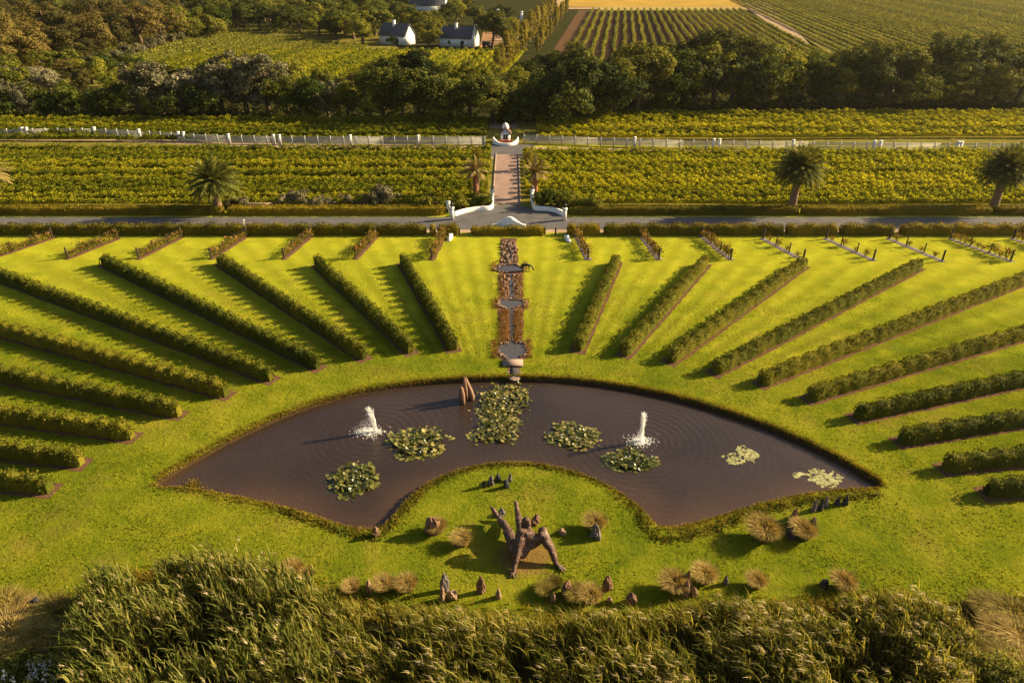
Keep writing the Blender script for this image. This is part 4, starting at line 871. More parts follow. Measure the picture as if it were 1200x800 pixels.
# ------------------------------------------------------------------ sails in the pond
def sail(px, py, pts, th, label, rz=0, lean=0):
    """slab standing in the water: outline in x,z"""
    g = Geo(); n = len(pts); V = [(x, -th/2*(1-.5*z/3), z) for x, z in pts]+[(x, th/2*(1-.5*z/3), z) for x, z in pts]
    g.add(V, [np.array([list(range(n))]), np.array([list(range(n, 2*n))[::-1]]), np.array([[i, i+n, (i+1) % n+n, (i+1) % n] for i in range(n)])])
    o = link('sail_sculpture', g.mesh('sail_sculpture', M['sail']), loc=P(px, py, WZ), rz=rz); tag(o, label, 'sculpture', 'wooden sails standing in the pond')
sail(541.5, 472.5, [(-.24, -.4), (.24, -.4), (.22, .9), (.12, 1.45), (0, 1.62), (-.2, 1.3)], .3, 'short upright wooden slab, leftmost of the three in the pond', R(-15))
sail(545.5, 468.5, [(-.22, -.4), (.24, -.4), (.2, 1.2), (.12, 1.9), (-.02, 2.35), (-.16, 1.6)], .26, 'tallest narrow wooden slab of the three in the pond', R(10))
sail(549.5, 466.5, [(-.3, -.4), (.45, -.4), (.5, .3), (.3, .9), (-.02, 1.55), (-.25, 2.0), (-.32, .8)], .3, 'curved triangular wooden slab, rightmost of the three in the pond', R(-30))

# ------------------------------------------------------------------ fountains
def fountain(p, h, drift, label):
    root = link('fountain', None, loc=p); tag(root, label, 'fountain', 'fountains in the pond')
    g = Geo(); n = 800; t = rng.uniform(0, 1, n)**.8; z = t*h; r = .04+.03*(1-t)+.08*t*t
    q = np.stack([rng.normal(0, 1, n)*r+drift*.25*t, rng.normal(0, 1, n)*r, z], 1); leaf_quads(g, q, .09, aspect=.45, droop=2)
    tube(g, [(0, 0, 0), (0, 0, h*.5), (drift*.15, 0, h*.92)], [.07, .06, .03], 8); link('jet', g.mesh('jet', M['spray']), root)
    g = Geo(); n = 1100; t = rng.uniform(0, 1, n); a = rng.uniform(0, 6.28, n); rr = rng.uniform(.05, .42, n)*t
    q = np.stack([rr*np.cos(a)+drift*t*rng.uniform(.2, 1.0, n), rr*np.sin(a)-.1*t, h*(1-t**1.6)*rng.uniform(.3, .95, n)], 1); leaf_quads(g, q, .055, aspect=.5); link('falling_drops', g.mesh('falling_drops', M['spray']), root)
    g = Geo(); n = 900; a = rng.uniform(0, 6.28, n); rr = np.abs(rng.normal(0, .38, n)); q = np.stack([rr*np.cos(a)*1.3+drift*.6*rng.uniform(0, 1, n), rr*np.sin(a), rng.uniform(.01, .09, n)], 1); leaf_quads(g, q, .09, aspect=.8); link('splash', g.mesh('splash', M['spray']), root)
    g = Geo(); lathe(g, [(.16, -.3), (.16, .03), (.1, .06)], 10); link('nozzle', g.mesh('nozzle', M['dark_metal']), root)
fountain(FOUNT[0], 2.3, -1.7, 'left fountain with spray blown to the left'); fountain(FOUNT[1], 2.6, -.35, 'right fountain with a straight white jet')

# ------------------------------------------------------------------ water lilies
def lilies(px, py, w_, h_, rot, n, mat, label, size=.27, raised=.5, extra=()):
    n = int(n*2.1)
    g = Geo(); c = P(px, py, WZ); sx = w_/2*(H-WZ)/(F*SP+(py-400)*CP); sy = abs(P(px, py-h_/2, WZ).y-P(px, py+h_/2, WZ).y)/2
    lob = [(np.array([math.cos(a_), math.sin(a_)])*rng.uniform(.35, .75), rng.uniform(.3, .55)) for a_ in rng.uniform(0, 6.28, 7)]+[(np.zeros(2), .7)]*2
    ca, sa = math.cos(rot), math.sin(rot)
    for i in range(n):
        lc, lr = lob[rng.integers(len(lob))]; a = rng.uniform(0, 6.28); r = math.sqrt(rng.uniform())*lr*(1.0 if rng.uniform() < .93 else 1.5); x, y = (lc[0]+r*math.cos(a)), (lc[1]+r*math.sin(a))
        m_ = math.hypot(x, y)
        if m_ > 1.3: x, y = x/m_, y/m_
        x, y = x*sx, y*sy; x, y = x*ca-y*sa, x*sa+y*ca; rad = size*.5*rng.uniform(.6, 1.2); up = rng.uniform() < raised and m_ < .85
        z = rng.uniform(.05, .24) if up else .012+i*.00006; tl = rng.normal(0, .35 if up else .02, 2); a0 = rng.uniform(0, 6.28); k = 9
        V = [(x+rad*.15*math.cos(a0), y+rad*.15*math.sin(a0), z)]
        for j in range(k):
            b = a0+.22+(2*math.pi-.44)*j/(k-1); dx, dy = rad*math.cos(b), rad*math.sin(b); V.append((x+dx, y+dy, z+dx*tl[0]+dy*tl[1]+(.03 if up else 0)))
        g.add(V, np.array([[0, j+1, j+2] for j in range(k-1)]))
    for ex, ey, en in extra:
        q = P(ex, ey, WZ)-c
        for i in range(en):
            x, y = q.x+rng.normal(0, .5), q.y+rng.normal(0, .25); rad = size*.4; g.add([(x, y, .015)]+[(x+rad*math.cos(b), y+rad*math.sin(b), .015+i*.0001) for b in np.linspace(.2, 6.0, 9)], np.array([[0, j+1, j+2] for j in range(8)]))
    root = link('lily_patch', g.mesh('lily_patch', M[mat]), loc=c); tag(root, label, 'water lilies', 'water lily patches on the pond')
    if raised > .2:
        for _ in range(4):
            g = Geo(); x, y = rng.normal(0, .4)*sx, rng.normal(0, .4)*sy; leaf_quads(g, rng.normal(0, .025, (12, 3)), .11, aspect=.8)
            link('flower', g.mesh('flower', M['flower_white']), root, loc=(x, y, .22))
lilies(591, 471, 80, 48, 0, 430, 'lily', 'large dense lily patch at the top middle, nearest the stream', raised=.55)
lilies(584, 506, 68, 32, 0, 260, 'lily', 'dense lily patch just below the largest one in the middle', raised=.55)
lilies(492, 517, 80, 40, .15, 360, 'lily', 'dense green lily patch just right of the left fountain', raised=.65)
lilies(418, 561, 60, 46, .3, 300, 'lily', 'dense lily patch lowest on the left near the bank', raised=.5)
lilies(670, 511, 74, 32, -.5, 330, 'lily', 'slanting lily patch right of the middle above the grassy island', raised=.45)
lilies(740, 538, 62, 32, -.1, 250, 'lily', 'lily patch with flat pads just below the right fountain', raised=.4)
lilies(869, 535, 46, 26, 0, 85, 'lily_pale', 'round pale patch of flat lily pads right of the right fountain', .21, 0)
lilies(966, 560, 52, 24, -.1, 90, 'lily_pale', 'oval pale patch of flat lily pads near the right tip', .21, 0)
lilies(937, 556, 20, 7, 0, 9, 'lily_pale', 'few scattered pale pads left of the rightmost lily patch', .26, 0)
# weeds at the left tip
g = Geo(); n = 260; q = np.array([tuple(P(225+rng.normal(0, 6), 570+rng.normal(0, 4), WZ+.02)) for _ in range(n)]); blades(g, q, rng.uniform(.1, .35, n), .05, rng.normal(0, .3, (n, 3))*[1, 1, 0]); tag(link('water_weed', g.mesh('water_weed', M['bank'])), 'pale green weed in the left tip of the pond', 'weed', kind='stuff')

# ------------------------------------------------------------------ the giant seated figure
def Q(px, py, z): return np.array(tuple(P(px, py, z)))
def figure():
    root_loc = Vector(tuple(Q(610, 640, 0))); o0 = np.array(root_loc); g = Geo()
    shL = Q(608.5, 628, 1.42)-o0; shR = Q(636, 622.5, 1.50)-o0; pel = Q(608, 650, .40)-o0
    elL = Q(606, 648, .78)-o0; haL = Q(602, 668, .12)-o0; elR = Q(646, 643, .82)-o0; haR = Q(652, 661, .12)-o0
    hipL = Q(603, 640, .52)-o0; hipR = Q(614, 638, .50)-o0
    anL = Q(584, 605, .62)-o0; ftL = Q(576.5, 595, .95)-o0; anR = Q(606.5, 601, .58)-o0; ftR = Q(605, 589.5, .98)-o0
    knL = hipL*.5+anL*.5+np.array([0, 0, .28]); knR = hipR*.5+anR*.5+np.array([-.05, 0, .38])
    # torso: rings along the spine, broad at the shoulders and narrow at the waist
    top = (shL+shR)/2; axis = unit((shR-shL)*np.array([1, 1, .5])); n = 20
    for k, (t, hw, hd, off) in enumerate([(-.10, .16, .15, 0), (-.02, .36, .32, 0), (.10, .46, .38, 0), (.25, .44, .34, .02), (.42, .48, .33, .05), (.58, .68, .38, .08), (.75, .84, .40, .08), (.90, .90, .36, .04), (1.0, .80, .28, 0), (1.08, .42, .20, 0), (1.13, .1, .08, 0)]):
        c = pel+(top-pel)*t; sp = unit(top-pel); ax = unit(axis-sp*np.dot(axis, sp)); dp = np.cross(sp, ax); ring = []
        for q in range(n):
            a = 2*math.pi*q/n; ca, sa = math.cos(a), math.sin(a)
            groove = 1-.13*math.exp(-(ca/.16)**2)*(1 if .2 < t < .95 else 0); r_ = abs(ca)**2.4+abs(sa)**2.4; r_ = r_**(-1/2.4)
            ring.append(c+ax*ca*r_*hw+dp*(sa*r_*hd*groove+off))
        g.v.append(np.array(ring)); g.n += n
        if k: b_ = g.n-2*n; g.f.append(np.array([[b_+q, b_+(q+1) % n, b_+n+(q+1) % n, b_+n+q] for q in range(n)])); g.mi.append(np.zeros(n, int))
        elif True: pass
    g.f.append(np.array([list(range(n))[::-1], list(range(g.n-n, g.n))])); g.mi.append(np.zeros(2, int))
    def limb(ps, rs): 
        P_ = []; R_ = []
        for a_, b_, ra, rb in zip(ps, ps[1:], rs, rs[1:]):
            for u_ in np.linspace(0, 1, 6)[:-1]: P_.append(a_*(1-u_)+b_*u_); R_.append((ra*(1-u_)+rb*u_)*(1+.14*math.sin(math.pi*u_)))
        tube(g, [tuple(q) for q in P_+[ps[-1]]], R_+[rs[-1]], 12)
    def ball(c, r, sc=(1, 1, 1)): lathe(g, [(r*math.sin(a_)*sc[0]+1e-4, -r*math.cos(a_)*sc[2]) for a_ in np.linspace(.08, 3.06, 9)], 12, c=tuple(c)); g.add([tuple(np.array(c)+[r*math.sin(.08)*math.cos(b_), r*math.sin(.08)*math.sin(b_), -r*math.cos(.08)*sc[2]]) for b_ in np.linspace(0, 2*math.pi, 12, endpoint=False)], np.array([list(range(12))[::-1]]))
    limb([shL+(shR-shL)*.10, elL, haL], [.31, .21, .13]); limb([shR-(shR-shL)*.10, elR, haR], [.33, .22, .13])
    for c, r in ((shL, .27), (shR, .30), (elL, .175), (elR, .18), (knL, .25), (knR, .25), (hipL, .37), (hipR, .37)): ball(c, r)
    limb([pel, hipL, knL, anL], [.34, .36, .25, .15]); limb([pel, hipR, knR, anR], [.34, .36, .25, .15])
    for a_, f_ in ((anL, ftL), (anR, ftR)):
        d_ = unit(f_-a_); ball(a_-d_*.05, .15); limb([a_-np.array([0, 0, .10]), a_*.4+f_*.6, f_], [.13, .15, .10])
        for k in range(5): tp = f_+np.array([(k-2)*.055, 0, 0]); tube(g, [tuple(tp-d_*.06), tuple(tp+d_*(.15-.02*abs(k-1)))], [.045, .03], 6)
    for ha, fw, dirs in ((haL, Q(602.5, 671, .05)-o0, [(-.30, -.12), (-.20, -.27), (-.04, -.32), (.12, -.28), (.26, -.05)]), (haR, Q(656, 664.5, .05)-o0, [(-.04, -.30), (.12, -.30), (.27, -.24), (.36, -.10), (.18, .18)])):
        tube(g, [tuple(ha+[0, 0, .03]), tuple((ha+fw)/2+[0, 0, .03]), tuple(fw+[0, 0, .03])], [.12, .14, .09], 10)
        for k, (dx, dy) in enumerate(dirs):
            s_ = (.9, 1.05, 1.15, 1.05, .75)[k]; tube(g, [tuple(fw+[0, 0, .03]), tuple(fw+[dx*.75*s_, dy*.75*s_, .075]), tuple(fw+[dx*1.25*s_, dy*1.25*s_, .02])], [.06, .05, .032], 8)
    neck = top+np.array([-.10, .10, .12]); headc = Q(616.5, 610.5, 1.92)-o0; tube(g, [tuple(top), tuple(neck), tuple(headc)], [.26, .19, .17], 12)
    me = g.mesh('body', M['bronze']); o = bpy.data.objects.new('body', me); C.objects.link(o); md = o.modifiers.new('rm', 'REMESH'); md.mode = 'VOXEL'; md.voxel_size = .04
    sm = o.modifiers.new('sm', 'SMOOTH'); sm.iterations = 3; dg = bpy.context.evaluated_depsgraph_get(); dg.update(); m2 = bpy.data.meshes.new_from_object(o.evaluated_get(dg)); bpy.data.objects.remove(o)
    from mathutils import noise as mn
    nv = [v.normal.copy() for v in m2.vertices]
    for v, nn in zip(m2.vertices, nv): v.co += nn*(.045*mn.noise(v.co*3.0)+.035*abs(mn.noise(v.co*7.0))+.015*mn.noise(v.co*18))
    m2.name = 'body'; m2.polygons.foreach_set('use_smooth', np.ones(len(m2.polygons), bool))
    root = link('giant_statue', None, loc=root_loc); link('body', m2, root)
    tag(root, 'giant rough bronze nude figure seated on the island, leaning back on both hands', 'statue')
    # head: long face turned up, with brow, nose, ears and hair bun
    g = bmesh.new(); bmesh.ops.create_uvsphere(g, u_segments=20, v_segments=14, radius=1)
    for v in g.verts:
        c = v.co; f = max(0, -c.y)
        if c.y < 0:
            c.y *= 1.0+.10*math.exp(-((c.z+.05)/.25)**2-(c.x/.18)**2*1.0)*2.2
            c.y += .10*math.exp(-((c.z-.18)/.12)**2)*math.exp(-((abs(c.x)-.35)/.16)**2)
        if c.z < -.1: c.x *= 1-.35*min(1, (-c.z-.1)); 
        if abs(c.x) > .9 and abs(c.z) < .25: c.x *= 1.15
    me = bpy.data.meshes.new('head'); g.to_mesh(me); g.free(); me.materials.append(M['bronze'])
    for pl in me.polygons: pl.use_smooth = True
    hd = link('head', me, root, loc=Vector(tuple(Q(616.5, 610.5, 1.92)-o0)), sc=(.25, .27, .38)); hd.rotation_euler = (R(-28), R(-10), R(180))
    g = Geo()
    for k in range(26):
        a = math.pi*k/25; q = np.array([.26*math.cos(a), .12-.0*math.sin(a), .1]); base = (Q(616.5, 610.5, 1.95)-o0)+np.array([.22*math.cos(a), -.16*math.sin(a)-.03, .1+.16*math.sin(a)])
        tube(g, [tuple(base), tuple(base+[0.03*math.cos(a), -.14, -.22]), tuple(base+[.06*math.cos(a), -.16, -.50])], [.05, .055, .03], 5)
    link('hair', g.mesh('hair', M['bronze'], True), root)
figure()
# ------------------------------------------------------------------ standing stones and boulders
def rock(px, py, w_, d_, h, mat, label, rz=None, pointy=.5, tilt=0, grp=None):
    o = link('rock', rock_mesh('rock', mat, w_, d_, h/.72, .27, 4, pointy), loc=P(px, py, -.02), rz=random.uniform(0, 3) if rz is None else rz); o.rotation_euler.x = tilt
    tag(o, label, 'rock', grp)
rock(567, 570, .28, .25, .5, 'rock_dark', 'small dark stone, leftmost in the cluster at the island top', pointy=.4)
rock(575.5, 568, .42, .3, .8, 'rock_grey', 'tall pale grey stone in the cluster at the island top', 0, .3, R(8))
rock(584, 563, .42, .38, .55, 'rock_dark', 'round dark stone at the back of the island top cluster', pointy=.1)
rock(598, 563, .3, .3, .55, 'rock_grey', 'small grey stone, rightmost in the island top cluster', pointy=.4)
rock(593.5, 571, .45, .35, .6, 'rock_dark', 'squat dark stone nearest the giant in the island top cluster', pointy=.2)
rock(508, 624, 1.0, .8, 1.15, 'rock', 'big brown boulder with dry grass behind it on the left of the island', 0, .15)
rock(588, 603, .5, .45, .4, 'rock_grey', 'small grey stone by the foot of the giant figure', pointy=.1)
rock(628, 612, .7, .5, .5, 'rock', 'brown stone just right of the head of the giant figure', pointy=.1)
rock(659, 625, .55, .4, .35, 'rock_tan', 'small tan stone alone right of the giant figure', pointy=.1)
rock(698, 629, .7, .6, .95, 'rock_grey', 'grey pointed stone in front of the right grass tuft on the island', pointy=.4)
rock(441, 628, .4, .4, .75, 'rock', 'upright brown stone at the left corner of the pond bank', pointy=.15)
rock(930, 608, .5, .45, .85, 'rock', 'reddish pointed stone behind the right grass tufts', pointy=.6)
rock(926, 615, .5, .4, .6, 'rock_tan', 'tan stone between the two right grass tufts', pointy=.4)
rock(926, 630, .75, .6, .85, 'rock_dark', 'dark stone in the shade between the two right grass tufts', pointy=.5)
rock(954, 612, .5, .3, .35, 'rock', 'small flat brown stone right of the curved grass tuft', pointy=.1)
for px, py, h, l in ((953, 599, 1.0, 'tallest grey pointed stone, leftmost of the row by the right bank'), (961, 597, .85, 'dark pointed stone, second in the row by the right bank'), (967, 593, .8, 'grey pointed stone, third in the row by the right bank'), (981, 591, .6, 'stumpy reddish stone, fourth in the row by the right bank'), (990, 591, .8, 'pointed stone, rightmost of the row by the right bank')):
    rock(px, py, .4, .36, h, 'rock_grey' if 'grey' in l or 'right' == l else 'rock_dark', l, pointy=.8, grp='pointed stones by the right bank')
rock(522, 692, .5, .3, 1.15, 'rock_grey', 'leaning grey slab stone left of the giant in front of the reeds', .3, .1, R(-6))
rock(519, 703, .4, .3, .9, 'rock_tan', 'tan upright stone touching the reeds below the grey slab', pointy=.3)
rock(530, 700, .6, .5, .5, 'rock_tan', 'low tan stone right of the tan upright stone', pointy=.1)
rock(564, 693, .52, .38, 1.0, 'rock', 'oval reddish standing stone left of the hand of the giant', .1, .3)
rock(433, 694, .32, .3, .9, 'rock_tan', 'thin tan stone between dry tufts at the reed edge', pointy=.4)
rock(464, 686, .45, .4, .6, 'rock_tan', 'small tan stone behind the dry tufts on the left', pointy=.3)
rock(584, 700, .4, .4, .7, 'rock_tan', 'small tan pointed stone at the reed edge below the giant', pointy=.7)
rock(664, 697, .7, .6, .95, 'rock', 'rounded brown stone right of the giant in front of the reeds', pointy=.2)
rock(648, 704, .4, .4, .5, 'rock_tan', 'small tan stone half hidden in reeds below the rounded one', pointy=.3)
rock(711, 691, .58, .42, .95, 'rock', 'oval red-brown standing stone alone on the near lawn', .2, .25)
rock(739, 706, .6, .5, .7, 'rock', 'brown stone at the reed edge right of the oval one', pointy=.3)
rock(714, 706, .4, .3, .45, 'rock_tan', 'tan stone among tufts at the reed edge', pointy=.3)
rock(805, 686, .5, .4, 1.0, 'rock', 'dark red standing stone behind the near right tufts', .1, .4)
rock(803, 698, .45, .4, 1.1, 'rock_tan', 'tan standing stone beside the near right tufts', .1, .5)
rock(813, 697, .5, .4, .5, 'rock_tan', 'low tan stone right of the tan standing stone', pointy=.2)
rock(850, 684, .4, .3, .6, 'rock_grey', 'small pale grey pointed stone on the near right lawn', pointy=.7)
rock(965, 687, .5, .5, .5, 'rock_dark', 'small dark stone left of the tuft at the right reeds', pointy=.3)
rock(46, 712, .7, .6, .7, 'rock_dark', 'dark boulder between grass mounds at the left edge', pointy=.1)

# ------------------------------------------------------------------ dry grass tussocks
def tussock_mesh(r, h, n, mat='tussock', bw=1.0):
    g = Geo(); a = rng.uniform(0, 6.28, n); rr = np.sqrt(rng.uniform(0, 1, n))*r*.38
    base = np.stack([rr*np.cos(a), rr*np.sin(a), np.zeros(n)], 1); out = rng.uniform(.0, .85, n)*r/h
    lean = np.stack([np.cos(a)*out-.12, np.sin(a)*out, np.zeros(n)], 1); blades(g, base, h*rng.uniform(.6, 1.15, n)*bw**0, .028*bw, lean, seg=4, curl=.9); return g.mesh('grass_tussock', M[mat])
TM = [tussock_mesh(.72, 1.0, 4200) for _ in range(4)]; TG = [tussock_mesh(.72, .9, 4200, 'tussock_green') for _ in range(2)]
TB = [tussock_mesh(.8, 1.0, 3200, m, 1.5) for m in ('tussock', 'tussock_green', 'tussock_green')]
def tuss(px, py, s, label, green=False, grp='ornamental grass tussocks', sz=None):
    o = link('grass_tussock', random.choice(TB if sz else TG if green else TM), loc=P(px, py), rz=random.uniform(-.5, .5), sc=(s*1.12, s*1.12, sz or s*1.3)); tag(o, label, 'grass tuft', grp)
tuss(514, 622, .95, 'straw tussock behind the big brown boulder left of the giant'); tuss(543, 637, .95, 'brown straw tussock between the boulder and the giant')
tuss(699, 619, 1.1, 'rounded straw tussock behind the grey stone right of the giant'); tuss(895, 630, 1.5, 'largest shaggy tussock by the right corner of the pond'); tuss(942, 629, 1.15, 'curved shaggy tussock right of the dark stone'); tuss(936, 621, .8, 'small shaggy tussock behind the curved one')
for px, py, s, l in ((414, 692, .75, 'straw tuft, leftmost of three before the reeds'), (451, 690, .9, 'straw tuft, middle of three before the reeds'), (479, 690, .95, 'straw tuft, rightmost of three before the reeds'), (678, 702, 1.0, 'greenish tuft beside the rounded brown stone'), (693, 703, 1.0, 'straw tuft right of the rounded brown stone'),
                     (790, 690, 1.2, 'spiky tuft left of the near right standing stones'), (826, 680, 1.1, 'tall straw tuft right of the near right standing stones'), (887, 686, .9, 'small round straw tuft on the near right lawn'), (988, 688, 1.05, 'straw tuft in front of the right reeds'), (345, 672, .95, 'pale tuft at the top of the left reeds'), (360, 680, .8, 'second pale tuft at the top of the left reeds'), (650, 688, .8, 'green tuft behind the rounded brown stone'), (640, 695, .8, 'low green tuft left of the rounded brown stone')):
    tuss(px, py, s, l, green='green' in l)
for px, py, s, l in ((8, 716, 1.5, 'pale grass mound at the left edge, highest of them'), (30, 722, 1.3, 'pale grass mound just left of the dark boulder'), (66, 722, 1.35, 'greenish grass mound right of the dark boulder'), (12, 745, 1.6, 'shaggy grass mound at the left edge, middle one'), (40, 748, 1.4, 'greenish grass mound in the shade below the dark boulder'), (10, 780, 1.5, 'lowest shaggy grass mound at the left edge'), (62, 752, 1.3, 'greenish grass mound behind the white flowers'),
                     (1158, 716, 1.3, 'pale grass mound at the right edge, highest of them'), (1182, 724, 1.4, 'pale grass mound touching the right edge'), (1172, 745, 1.3, 'greenish mound below the two pale ones on the right'), (1196, 752, 1.4, 'straw mound cut by the right edge'), (1178, 775, 1.3, 'greenish mound near the bottom right corner'), (1160, 792, 1.3, 'greenish mound beside the reeds at the bottom right'), (1198, 792, 1.5, 'greenish mound in the very bottom right corner'), (1148, 765, 1.2, 'greenish mound pressed against the right end of the reeds')):
    tuss(px, py, s, l, green='greenish' in l, grp='grass mounds at the picture edges', sz=s*.85)
g = Geo(); n = 26000; sd_ = rng.uniform(size=n) < .5; px = np.where(sd_, rng.uniform(-80, 105, n), rng.uniform(1125, 1290, n)); py = np.where(sd_, 706, 704)+rng.uniform(0, 1, n)*150+rng.normal(0, 5, n)
q = np.array([tuple(P(a, b)) for a, b in zip(px, py)]); hm = .5+.5*np.sin(q[:, 0]*2.3)*np.sin(q[:, 1]*2.9+q[:, 0])
blades(g, q, rng.uniform(.25, .75, n)*(.5+hm), .06, rng.normal(0, .4, (n, 3))*[1, 1, 0]+[-.2, 0, 0], seg=3, curl=.8); tag(link('rough_grass', g.mesh('rough_grass', M['tussock_green'])), 'rough olive grass around the mounds at both lower corners', 'grass', kind='stuff')
for px, py, h, l in ((1150, 800, 2.4, 'tall fresh green bush at the right end of the reeds'), (1172, 806, 1.9, 'low pale green bush at the bottom right'), (1192, 812, 1.8, 'leafy green bush in the bottom right corner'), (30, 800, 1.8, 'leafy green bush at the bottom left corner'), (82, 790, 2.2, 'leafy bush between the white flowers and the reeds')):
    r_ = link('leafy_bush', None, loc=P(px, py)); tag(r_, l, 'shrub'); g = Geo()
    for _ in range(34):
        q = rng.normal(0, 1, 3)*[.55, .5, .24]*h/2+[0, 0, h*.55]; d = unit(rng.normal(size=(60, 3))+[0, 0, .4]); leaf_quads(g, q+d*rng.uniform(.15, .4, (60, 1)), .15, nrm=d, aspect=.55)
    link('foliage', g.mesh('foliage', M['cane']), r_); g = Geo()
    for _ in range(5): a_ = rng.uniform(0, 6.28); tube(g, [(0, 0, 0), (math.cos(a_)*.2, math.sin(a_)*.2, h*.3), (math.cos(a_)*.45, math.sin(a_)*.45, h*.6)], [.05, .035, .02], 5, cap=False)
    link('stems', g.mesh('stems', M['bark']), r_)
# white flowering shrub at the bottom left
root = link('flowering_shrub', None, loc=P(58, 812)); tag(root, 'leafy shrub with white flower spikes at the bottom left', 'shrub')
g = Geo(); 
for _ in range(40): q = rng.normal(0, 1, 3)*[.9, .7, .35]+[0, 0, .9]; leaf_quads(g, q+unit(rng.normal(size=(45, 3)))*rng.uniform(.1, .4, (45, 1)), .2)
link('foliage', g.mesh('foliage', M['hedge']), root)
for _ in range(46):
    g = Geo(); x, y = rng.normal(0, .7), rng.normal(0, .55); leaf_quads(g, np.array([0, 0, 0])+np.stack([rng.normal(0, .04, 14), rng.normal(0, .04, 14), rng.uniform(-.2, .25, 14)], 1), .09, aspect=.8)
    link('flower_spike', g.mesh('flower_spike', M['flower_white']), root, loc=(x, y, 1.45))

# ------------------------------------------------------------------ reed beds in the foreground
edge_px = [(70,800),(76,725),(95,690),(130,668),(180,657),(260,652),(325,662),(380,690),(430,702),(520,709),(600,714),(720,716),(800,709),(850,698),(950,697),(1010,690),(1080,690),(1120,705),(1150,735),(1165,800)]
ZR = 1.7
EDG = [tuple(P(x, y, ZR))[:2] for x, y in edge_px]
BEDP = np.array([(EDG[0][0], 15.0)]+EDG+[(EDG[-1][0]*1.0, 15.0)])
def in_bed(n):
    x = rng.uniform(BEDP[:, 0].min(), BEDP[:, 0].max(), n*3); y = rng.uniform(15, BEDP[:, 1].max(), n*3); d = sdist(x, y, BEDP); k = d < 0; return x[k][:n], y[k][:n], -d[k][:n]
x, y, dep = in_bed(9500)
hum = .55+.45*np.sin(x*.55+np.sin(y*.7)*1.5)*np.sin(y*.8+x*.21)
kp = (hum+.25*np.sin(x*2.1+y*1.3)) > rng.uniform(0, .75, len(x)); x, y, dep, hum = x[kp], y[kp], dep[kp], hum[kp]
left = x < -9.5+np.sin(y)*1.0
def reed_bed(name, mask, hgt, mat, leafw, leafl, nl, plume_p, lab, gust, o1=.9, cu=.9):
    xx, yy, dd, hh = x[mask], y[mask], dep[mask], hum[mask]; n = len(xx)
    hts = hgt*np.clip(.42+dd*.34, .42, 1)*(.62+.5*hh)*rng.uniform(.7, 1.25, n); g = Geo()
    gu = gust*(.6+.5*np.sin(xx*.9+yy*.6))
    lean = np.stack([-gu+rng.normal(0, .10, n), rng.normal(.02, .10, n), np.zeros(n)], 1)
    b = np.stack([xx, yy, np.zeros(n)], 1); blades(g, b, hts, .035, lean, seg=4, curl=.15)
    for k in range(nl):
        t = rng.uniform(.30, .95, n); c = b+np.array([0, 0, 1])*(hts*(t-.075*t*t))[:, None]+lean*(hts*t*t)[:, None]
        a = rng.uniform(0, 6.28, n); o = rng.uniform(.1, o1, n); ln = np.stack([np.cos(a)*o-gust*1.1, np.sin(a)*o, np.zeros(n)], 1)
        blades(g, c, leafl*rng.uniform(.6, 1.2, n), leafw*rng.uniform(.7, 1.3, n), ln, seg=3, curl=cu)
    tag(link(name, g.mesh(name, M[mat])), lab, 'reeds', kind='stuff')
    pk = rng.uniform(size=n) < plume_p*np.clip(.3+hh, 0, 1)
    if pk.sum() > 5:
        g = Geo(); m = pk.sum(); top = b[pk]+np.array([0, 0, 1])*(hts[pk]*.925)[:, None]+lean[pk]*hts[pk][:, None]
        for _ in range(5):
            ln = np.stack([-gust*2.2+rng.normal(0, .25, m)-.3, rng.normal(0, .22, m), np.zeros(m)], 1); blades(g, top+rng.normal(0, .04, (m, 3)), rng.uniform(.2, .42, m), .042, ln, seg=2, curl=.9)
        tag(link(name.replace('bed', 'plumes'), g.mesh('reed_plumes', M['plume'])), lab.replace('reeds', 'seed plumes above reeds').replace('cane', 'seed plumes of cane'), 'reed plumes', kind='stuff')
reed_bed('cane_bed', left, 3.9, 'cane', .075, .95, 11, .10, 'tall leafy cane thicket filling the lower left', .13, .5, .45)
reed_bed('reed_bed', ~left & (x < 8), 2.85, 'reed', .06, 1.1, 9, .22, 'dense wind-bent reeds along the bottom middle', .28, .45, .5)
reed_bed('reed_bed', ~left & (x >= 8), 2.85, 'reed', .065, 1.1, 9, .42, 'dense wind-bent reeds along the bottom right', .36, .5, .55)
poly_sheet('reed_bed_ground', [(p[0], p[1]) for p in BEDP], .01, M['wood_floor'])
# rougher grass where the lawn meets the reeds
g = Geo(); n = 16000; i = rng.integers(0, len(EDG)-1, n); t = rng.uniform(0, 1, (n, 1)); E0 = np.array(EDG); q = E0[i]*(1-t)+E0[i+1]*t+np.abs(rng.normal(0, .55, (n, 1)))*np.array([[0, 1]])+rng.normal(0, .15, (n, 2))
blades(g, np.stack([q[:, 0], q[:, 1], np.zeros(n)], 1), rng.uniform(.15, .6, n), .05, rng.normal(0, .35, (n, 3))*[1, 1, 0]+[-.2, 0, 0], seg=3)
tag(link('rough_grass', g.mesh('rough_grass', M['bank'])), 'rough unmown grass where the lawn meets the reeds', 'grass', kind='stuff')

# ------------------------------------------------------------------ evening haze
g = Geo(); box(g, -3100, 3100, -3100, 3100, -1.5, 45); me = g.mesh('haze', []) if False else g.mesh('haze', [bpy.data.materials.new('haze_air')])
m = me.materials[0]; m.use_nodes = True; t = m.node_tree; t.nodes.remove(t.nodes['Principled BSDF']); v = t.nodes.new('ShaderNodeVolumePrincipled')
v.inputs['Density'].default_value = .00006; v.inputs['Color'].default_value = (1, .93, .8, 1); v.inputs['Anisotropy'].default_value = .6
t.links.new(v.outputs[0], t.nodes['Material Output'].inputs['Volume']); HZ = link('haze', me); HZ['kind'] = 'stuff'; HZ['label'] = 'thin warm evening haze over the valley'; HZ['category'] = 'haze'
